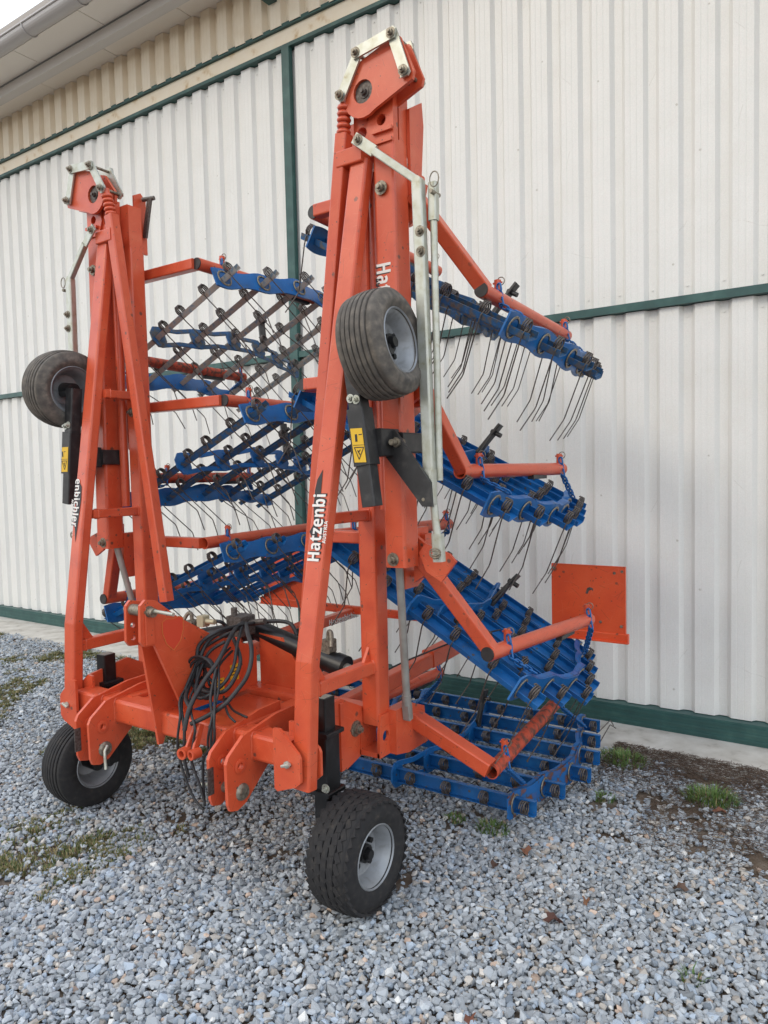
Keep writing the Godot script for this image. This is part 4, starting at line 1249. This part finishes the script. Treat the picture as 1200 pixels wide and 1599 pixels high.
	# black posts behind the frame
	for q in [[0.18, 0.60, 1.98, 0.28]]:
		b = MB.new()
		b.bar(V(q[0], q[1], q[2]), V(q[0], q[1] + q[3], q[2]), 0.05, 0.05, Vector3.RIGHT, 0.005)
		put(b.mesh(), "black_post", M.gloss_black, h)
	# small hooked arms hanging under the toolbar
	b = MB.new()
	b.bar(V(0.213, 0.645, 2.66), V(0.205, 0.56, 2.70), 0.012, 0.026, Vector3.RIGHT, 0.003)
	b.bar(V(0.238, 0.645, 2.66), V(0.243, 0.56, 2.70), 0.012, 0.026, Vector3.RIGHT, 0.003)
	b.pipe(V(0.205, 0.545, 2.735), V(0.20, 0.545, 2.695), 0.022, 0.013, 16)
	b.pipe(V(0.25, 0.548, 2.73), V(0.255, 0.548, 2.69), 0.02, 0.012, 16)
	put(b.mesh(), "stand_hook", M.orange, h)
	# hoses
	var hs := [
		[0.0125, V(0.081, 0.937, 2.200), V(0.102, 0.948, 2.350), V(0.105, 0.945, 2.450), V(0.061, 0.897, 2.500), V(0.062, 0.820, 2.520), V(0.066, 0.753, 2.560), V(0.131, 0.725, 2.640), V(0.206, 0.705, 2.680)],
		[0.0125, V(0.084, 0.937, 2.250), V(0.102, 0.940, 2.400), V(0.072, 0.907, 2.460), V(0.066, 0.849, 2.500), V(0.07, 0.799, 2.520), V(0.083, 0.756, 2.540), V(0.115, 0.743, 2.560), V(0.188, 0.743, 2.580), V(0.261, 0.750, 2.580), V(0.289, 0.770, 2.560), V(0.285, 0.811, 2.510), V(0.256, 0.850, 2.460), V(0.175, 0.884, 2.400), V(0.048, 0.891, 2.300)],
		[0.0135, V(0.084, 0.942, 2.250), V(0.240, 0.949, 2.400), V(0.358, 0.931, 2.500), V(0.395, 0.881, 2.540), V(0.397, 0.827, 2.570), V(0.373, 0.778, 2.600), V(0.344, 0.730, 2.640), V(0.276, 0.684, 2.660), V(0.213, 0.650, 2.690)],
		[0.0145, V(0.065, 0.944, 2.250), V(0.097, 0.942, 2.320), V(0.161, 0.927, 2.420), V(0.205, 0.859, 2.530), V(0.188, 0.783, 2.600), V(0.200, 0.709, 2.680), V(0.199, 0.628, 2.710)],
		[0.008, V(0.149, 0.863, 2.400), V(0.184, 0.837, 2.500), V(0.211, 0.804, 2.550), V(0.257, 0.764, 2.600), V(0.316, 0.728, 2.660), V(0.343, 0.680, 2.690), V(0.336, 0.597, 2.690), V(0.275, 0.516, 2.690), V(0.274, 0.344, 2.690)],
		[0.007, V(0.137, 0.875, 2.400), V(0.178, 0.845, 2.500), V(0.275, 0.767, 2.600), V(0.326, 0.677, 2.690), V(0.304, 0.595, 2.690), V(0.30, 0.50, 2.68), V(0.295, 0.42, 2.67)],
		[0.0075, V(0.06, 0.822, 2.480), V(0.066, 0.763, 2.550), V(0.099, 0.720, 2.640), V(0.153, 0.667, 2.690), V(0.144, 0.572, 2.700), V(0.156, 0.495, 2.700), V(0.215, 0.379, 2.700), V(0.276, 0.334, 2.700)],
		[0.0075, V(0.07, 0.765, 2.500), V(0.134, 0.725, 2.620), V(0.206, 0.686, 2.680), V(0.248, 0.641, 2.700), V(0.236, 0.589, 2.700), V(0.222, 0.509, 2.700), V(0.265, 0.421, 2.700), V(0.285, 0.36, 2.70)],
		[0.007, V(0.195, 0.702, 2.500), V(0.312, 0.702, 2.600), V(0.360, 0.689, 2.630), V(0.393, 0.670, 2.630)],
		[0.007, V(0.207, 0.695, 2.500), V(0.294, 0.680, 2.550), V(0.371, 0.681, 2.580), V(0.405, 0.676, 2.580)],
		[0.0135, V(-0.004, 0.894, 2.250), V(0.000, 0.93, 2.200), V(0.097, 0.935, 2.150), V(0.167, 0.938, 2.120), V(0.230, 0.93, 2.120), V(0.262, 0.887, 2.120)],
		[0.012, V(-0.125, 0.942, 2.300), V(-0.057, 0.945, 2.280), V(-0.049, 0.924, 2.250), V(-0.037, 0.901, 2.250)],
		[0.011, V(0.09, 0.94, 2.28), V(0.20, 0.90, 2.42), V(0.255, 0.83, 2.50), V(0.25, 0.77, 2.56), V(0.19, 0.725, 2.61), V(0.12, 0.735, 2.58), V(0.085, 0.80, 2.52), V(0.10, 0.87, 2.48), V(0.15, 0.91, 2.44)],
		[0.0095, V(0.10, 0.935, 2.30), V(0.06, 0.88, 2.47), V(0.064, 0.80, 2.54), V(0.09, 0.72, 2.62), V(0.14, 0.68, 2.67), V(0.175, 0.62, 2.69), V(0.18, 0.52, 2.70), V(0.20, 0.44, 2.70)],
		[0.009, V(0.21, 0.83, 2.55), V(0.24, 0.74, 2.61), V(0.30, 0.69, 2.66), V(0.325, 0.64, 2.69), V(0.318, 0.54, 2.69), V(0.30, 0.47, 2.68)],
		[0.006, V(0.34, 0.70, 1.98), V(0.45, 0.66, 1.9), V(0.62, 0.74, 1.75), V(0.8, 0.82, 1.6), V(0.95, 0.86, 1.5)]]
	for q in hs:
		b = MB.new()
		b.sweep(smooth_path(q.slice(1)), q[0] * 0.66, 8)
		put(b.mesh(), "hydraulic_hose", M.hose, h)
	for k in 7:
		b = MB.new()
		var ring := []
		var r := 0.034 + 0.008 * k
		for i in 24:
			var t := TAU * i / 24.0
			ring.append(V(0.115 + cos(t) * r * 0.9 + 0.01 * sin(t * 2 + k), 0.778 + sin(t) * r * 1.1, 2.49 + 0.012 * sin(t + k) + 0.008 * k))
		b.sweep(ring, 0.0058, 7, true)
		put(b.mesh(), "coiled_hose", M.hose, h)
	# rear light bar with the two warning boards
	b = MB.new()
	b.bar(V(-1.31, 0.69, 0.70), V(1.30, 0.69, 0.70), 0.03, 0.052, Vector3.BACK, 0.004)
	b.bar(V(-1.31, 0.672, 0.722), V(1.30, 0.672, 0.722), 0.022, 0.006, Vector3.BACK, 0.001)
	put(b.mesh(), "light_bar", M.board, h)
	for sx in [-1.0, 1.0]:
		b = MB.new()
		b.box(V(sx * 1.085, 0.885, 0.706), V(0.40, 0.365, 0.004), 0.001)
		b.box(V(sx * 1.085, 1.068, 0.699), V(0.40, 0.004, 0.018), 0.001)
		b.box(V(sx * 1.284, 0.885, 0.699), V(0.004, 0.365, 0.018), 0.001)
		var wbd := put(b.mesh(), "warning_board", M.board, h)
		if sx > 0:
			b = MB.new()
			b.plate([Vector2(-0.02, -0.018), Vector2(-0.008, -0.02), Vector2(0.0, -0.002), Vector2(0.014, 0.004), Vector2(0.022, -0.004), Vector2(0.02, 0.012), Vector2(0.004, 0.018), Vector2(-0.01, 0.012)], V(1.095, 0.935, 0.7087), Vector3.RIGHT, Vector3.UP, 0.0006)
			put(b.mesh(), "scuff", M.tine, wbd)
		for q in [[0.185, 0.16], [-0.185, 0.16], [0.18, -0.13], [0.145, 0.15], [0.07, -0.115]]:
			b = MB.new()
			b.bolt(V(sx * 1.085 + q[0], 0.885 + q[1], 0.708), Vector3.BACK, 0.005)
			put(b.mesh(), "bolt", M.bolt, wbd)

func build_sections(h: Node):
	var arm := func(a: Vector3, c: Vector3, wdt: float):
		var b := MB.new()
		b.bar(a, c, wdt, wdt, Vector3.BACK, 0.006)
		put(b.mesh(), "section_arm", M.orange, h)
	# [left hub, right hub, drop, tilt, middle, label]
	var sec := [
		[V(0.25, 2.655, 1.92), V(1.215, 2.135, 1.92), 0.02, 0.35, M.blue_dusty, M.blue_dusty, "topmost blue tine section on the right tower"],
		[V(0.16, 1.95, 1.92), V(1.125, 1.458, 1.92), 0.022, 0.4, M.blue, M.blue, "middle blue tine section on the right tower"],
		[V(0.30, 1.266, 1.92), V(1.228, 0.742, 1.92), 0.048, 0.55, M.blue, M.blue, "lowest blue tine section on the right tower"],
		[V(-1.29, 2.14, 1.92), V(-0.32, 2.566, 1.92), 0.0, 0.65, M.blue_worn, M.blue_dusty, "topmost weathered tine section on the left tower"],
		[V(-1.10, 1.46, 1.94), V(-0.14, 1.887, 1.94), 0.0, 0.65, M.blue_dusty, M.blue, "middle tine section on the left tower"],
		[V(-1.33, 0.80, 1.92), V(-0.33, 1.207, 1.92), 0.012, 0.65, M.blue, M.blue, "lowest blue tine section on the left tower"],
		[V(0.01, 0.117, 1.62), V(1.06, 0.117, 1.62), 0.004, 1.50, M.blue, M.blue, "blue tine section lying flat on the ground at the right"],
		[V(-1.18, 0.117, 1.62), V(-0.13, 0.117, 1.62), 0.004, 1.50, M.blue, M.blue, "blue tine section lying on the ground behind the toolbar"]]
	var tf := []
	for i in sec.size():
		var s: Array = sec[i]
		tf.append(build_section(h, s[0], s[1], s[2], s[3], 0.41 if i >= 6 else 0.47, s[4], s[5], s[6], i == 7))
	# hangers of the wing sections: outer and inner tube of each
	# [section, front end, rear end, outer side?, open end?, worn?]
	var tubes := [
		[0, V(1.102, 2.286, 1.945), V(1.10, 2.235, 1.03), true, false, false], [1, V(0.985, 1.589, 1.93), V(1.06, 1.588, 1.0), true, true, false], [2, V(1.142, 0.885, 2.02), V(1.235, 0.868, 1.12), true, false, false],
		[0, V(0.36, 2.712, 2.04), V(0.38, 2.67, 1.02), false, false, false], [1, V(0.277, 1.985, 2.04), V(0.30, 1.98, 1.02), false, false, false], [2, V(0.405, 1.321, 2.04), V(0.42, 1.30, 1.02), false, false, false],
		[3, V(-1.10, 2.26, 1.96), V(-1.10, 2.232, 1.02), true, false, true], [4, V(-0.975, 1.587, 1.91), V(-1.06, 1.58, 1.02), true, true, true], [5, V(-1.182, 0.925, 2.08), V(-1.19, 0.90, 1.08), true, false, false],
		[3, V(-0.376, 2.624, 2.04), V(-0.36, 2.60, 1.02), false, false, false], [4, V(-0.221, 1.954, 2.04), V(-0.22, 1.945, 1.02), false, false, false], [5, V(-0.40, 1.26, 2.04), V(-0.41, 1.275, 1.02), false, true, false],
		[6, V(1.118, 0.395, 1.96), V(1.05, 0.43, 1.02), true, true, true], [6, V(0.25, 0.43, 1.55), V(0.265, 0.42, 0.88), false, false, false], [7, V(-0.25, 0.43, 1.55), V(-0.265, 0.42, 0.88), false, false, false]]
	for t in tubes:
		var i: int = t[0]
		var x: Transform3D = tf[i]
		var right_side: bool = (t[3] == (sec[i][1].x > 0.5 if i < 6 else true))
		var ux: float = SL if right_side else 0.0
		if i == 7: ux = SL
		if i < 6: ux = (SL if t[3] else 0.0) if i < 3 else (0.0 if t[3] else SL)
		var tg := [x * V(ux + 0.0, 0.055, -0.10), x * V(ux - 0.03, 0.05, -RZ * 4.2)]
		hanger(h, t[1], t[2], t[4], t[5], tg, [0.16, 0.97])
		var p: Vector3 = t[1]
		var s := signf(sec[i][0].x + sec[i][1].x)
		if i < 6:
			if t[3]:
				var y0: float = [2.60, 1.93, 1.245][i % 3]
				arm.call(V(s * 0.93, y0 + 0.03, 2.16), p + V(0, 0.004, -0.036), 0.055)
				var b := MB.new()
				b.plate([Vector2(0.90, y0 - 0.08), Vector2(0.96, y0 - 0.04), Vector2(0.985, y0 + 0.05), Vector2(0.90, y0 + 0.11)], V(0, 0, 2.145), V(s, 0, 0), Vector3.UP, 0.02)
				put(b.mesh(), "arm_bracket", M.orange, h)
			else:
				arm.call(V(s * 0.90, p.y + 0.0, 2.04), p + V(s * 0.015, 0, -0.004), 0.052)
				var b := MB.new()
				b.plate([Vector2(2.03, p.y - 0.15), Vector2(2.09, p.y - 0.18), Vector2(2.18, p.y - 0.18), Vector2(2.18, p.y + 0.05), Vector2(2.0, p.y + 0.05), Vector2(2.0, p.y - 0.03)], V(s * 0.86, 0, 0), Vector3.BACK, Vector3.UP, 0.03)
				b.tube(V(s * 0.80, p.y - 0.13, 2.10), V(s * 0.92, p.y - 0.13, 2.10), 0.014, 10)
				put(b.mesh(), "arm_bracket", M.orange, h)
		elif not t[3]:
			var b := MB.new()
			b.bar(p, V(p.x * 1.4, 0.56, 2.14), 0.06, 0.06, Vector3.RIGHT, 0.006)
			put(b.mesh(), "section_arm", M.orange, h)
	# gusset on the lowest outer arms carrying the control rod
	for sx in [-1.0, 1.0]:
		var b := MB.new()
		b.plate([Vector2(0.955, 1.29), Vector2(0.985, 1.325), Vector2(1.085, 1.29), Vector2(1.112, 1.262), Vector2(1.05, 1.185), Vector2(0.985, 1.22)], V(0, 0, 2.20), V(sx, 0, 0), Vector3.UP, 0.014)
		put(b.mesh(), "rod_gusset", M.orange, h)

func build_harrow():
	var h := base("tine_harrow")
	tag(h, "orange folded tine harrow with blue tine sections parked on gravel by the hall", "harrow")
	make_section_meshes()
	build_center(h)
	build_tower(h, 1.0)
	build_tower(h, -1.0)
	build_sections(h)

func _ready():
	# camera
	var cam := Camera3D.new()
	cam.name = "camera"
	cam.transform = Transform3D(Basis(V(0.8266, -0.0237, -0.5623), V(-0.0120, 0.9982, -0.0597), V(0.5627, 0.0561, 0.8247)).orthonormalized(), V(2.4, 1.6, 4.55))
	cam.fov = 69.615; cam.near = 0.05; cam.far = 500.0
	add_child(cam)
	cam.current = true
	# overcast sky
	var env := Environment.new()
	var sky := Sky.new()
	var sm := ProceduralSkyMaterial.new()
	sm.sky_top_color = Color(0.80, 0.84, 0.90); sm.sky_horizon_color = Color(0.94, 0.94, 0.93); sm.sky_curve = 0.25
	sm.ground_bottom_color = Color(0.35, 0.34, 0.33); sm.ground_horizon_color = Color(0.6, 0.6, 0.58)
	sm.sky_energy_multiplier = 1.22; sm.sun_angle_max = 1.0
	sky.sky_material = sm
	env.background_mode = Environment.BG_SKY; env.sky = sky
	env.tonemap_mode = Environment.TONE_MAPPER_LINEAR
	env.tonemap_exposure = 1.44
	env.ambient_light_source = Environment.AMBIENT_SOURCE_SKY
	env.sdfgi_enabled = true; env.ssao_enabled = true; env.ssil_enabled = true
	var we := WorldEnvironment.new(); we.name = "world_environment"; we.environment = env
	add_child(we)
	var sun := DirectionalLight3D.new(); sun.name = "sun"
	sun.light_energy = 0.26; sun.light_angular_distance = 24.0; sun.light_color = Color(1.0, 0.96, 0.90); sun.shadow_enabled = true
	sun.look_at_from_position(V(-3.6, 6.5, 7.5), Vector3.ZERO)
	add_child(sun)
	make_materials()
	build_hall()
	build_ground()
	build_harrow()
	build_plants()
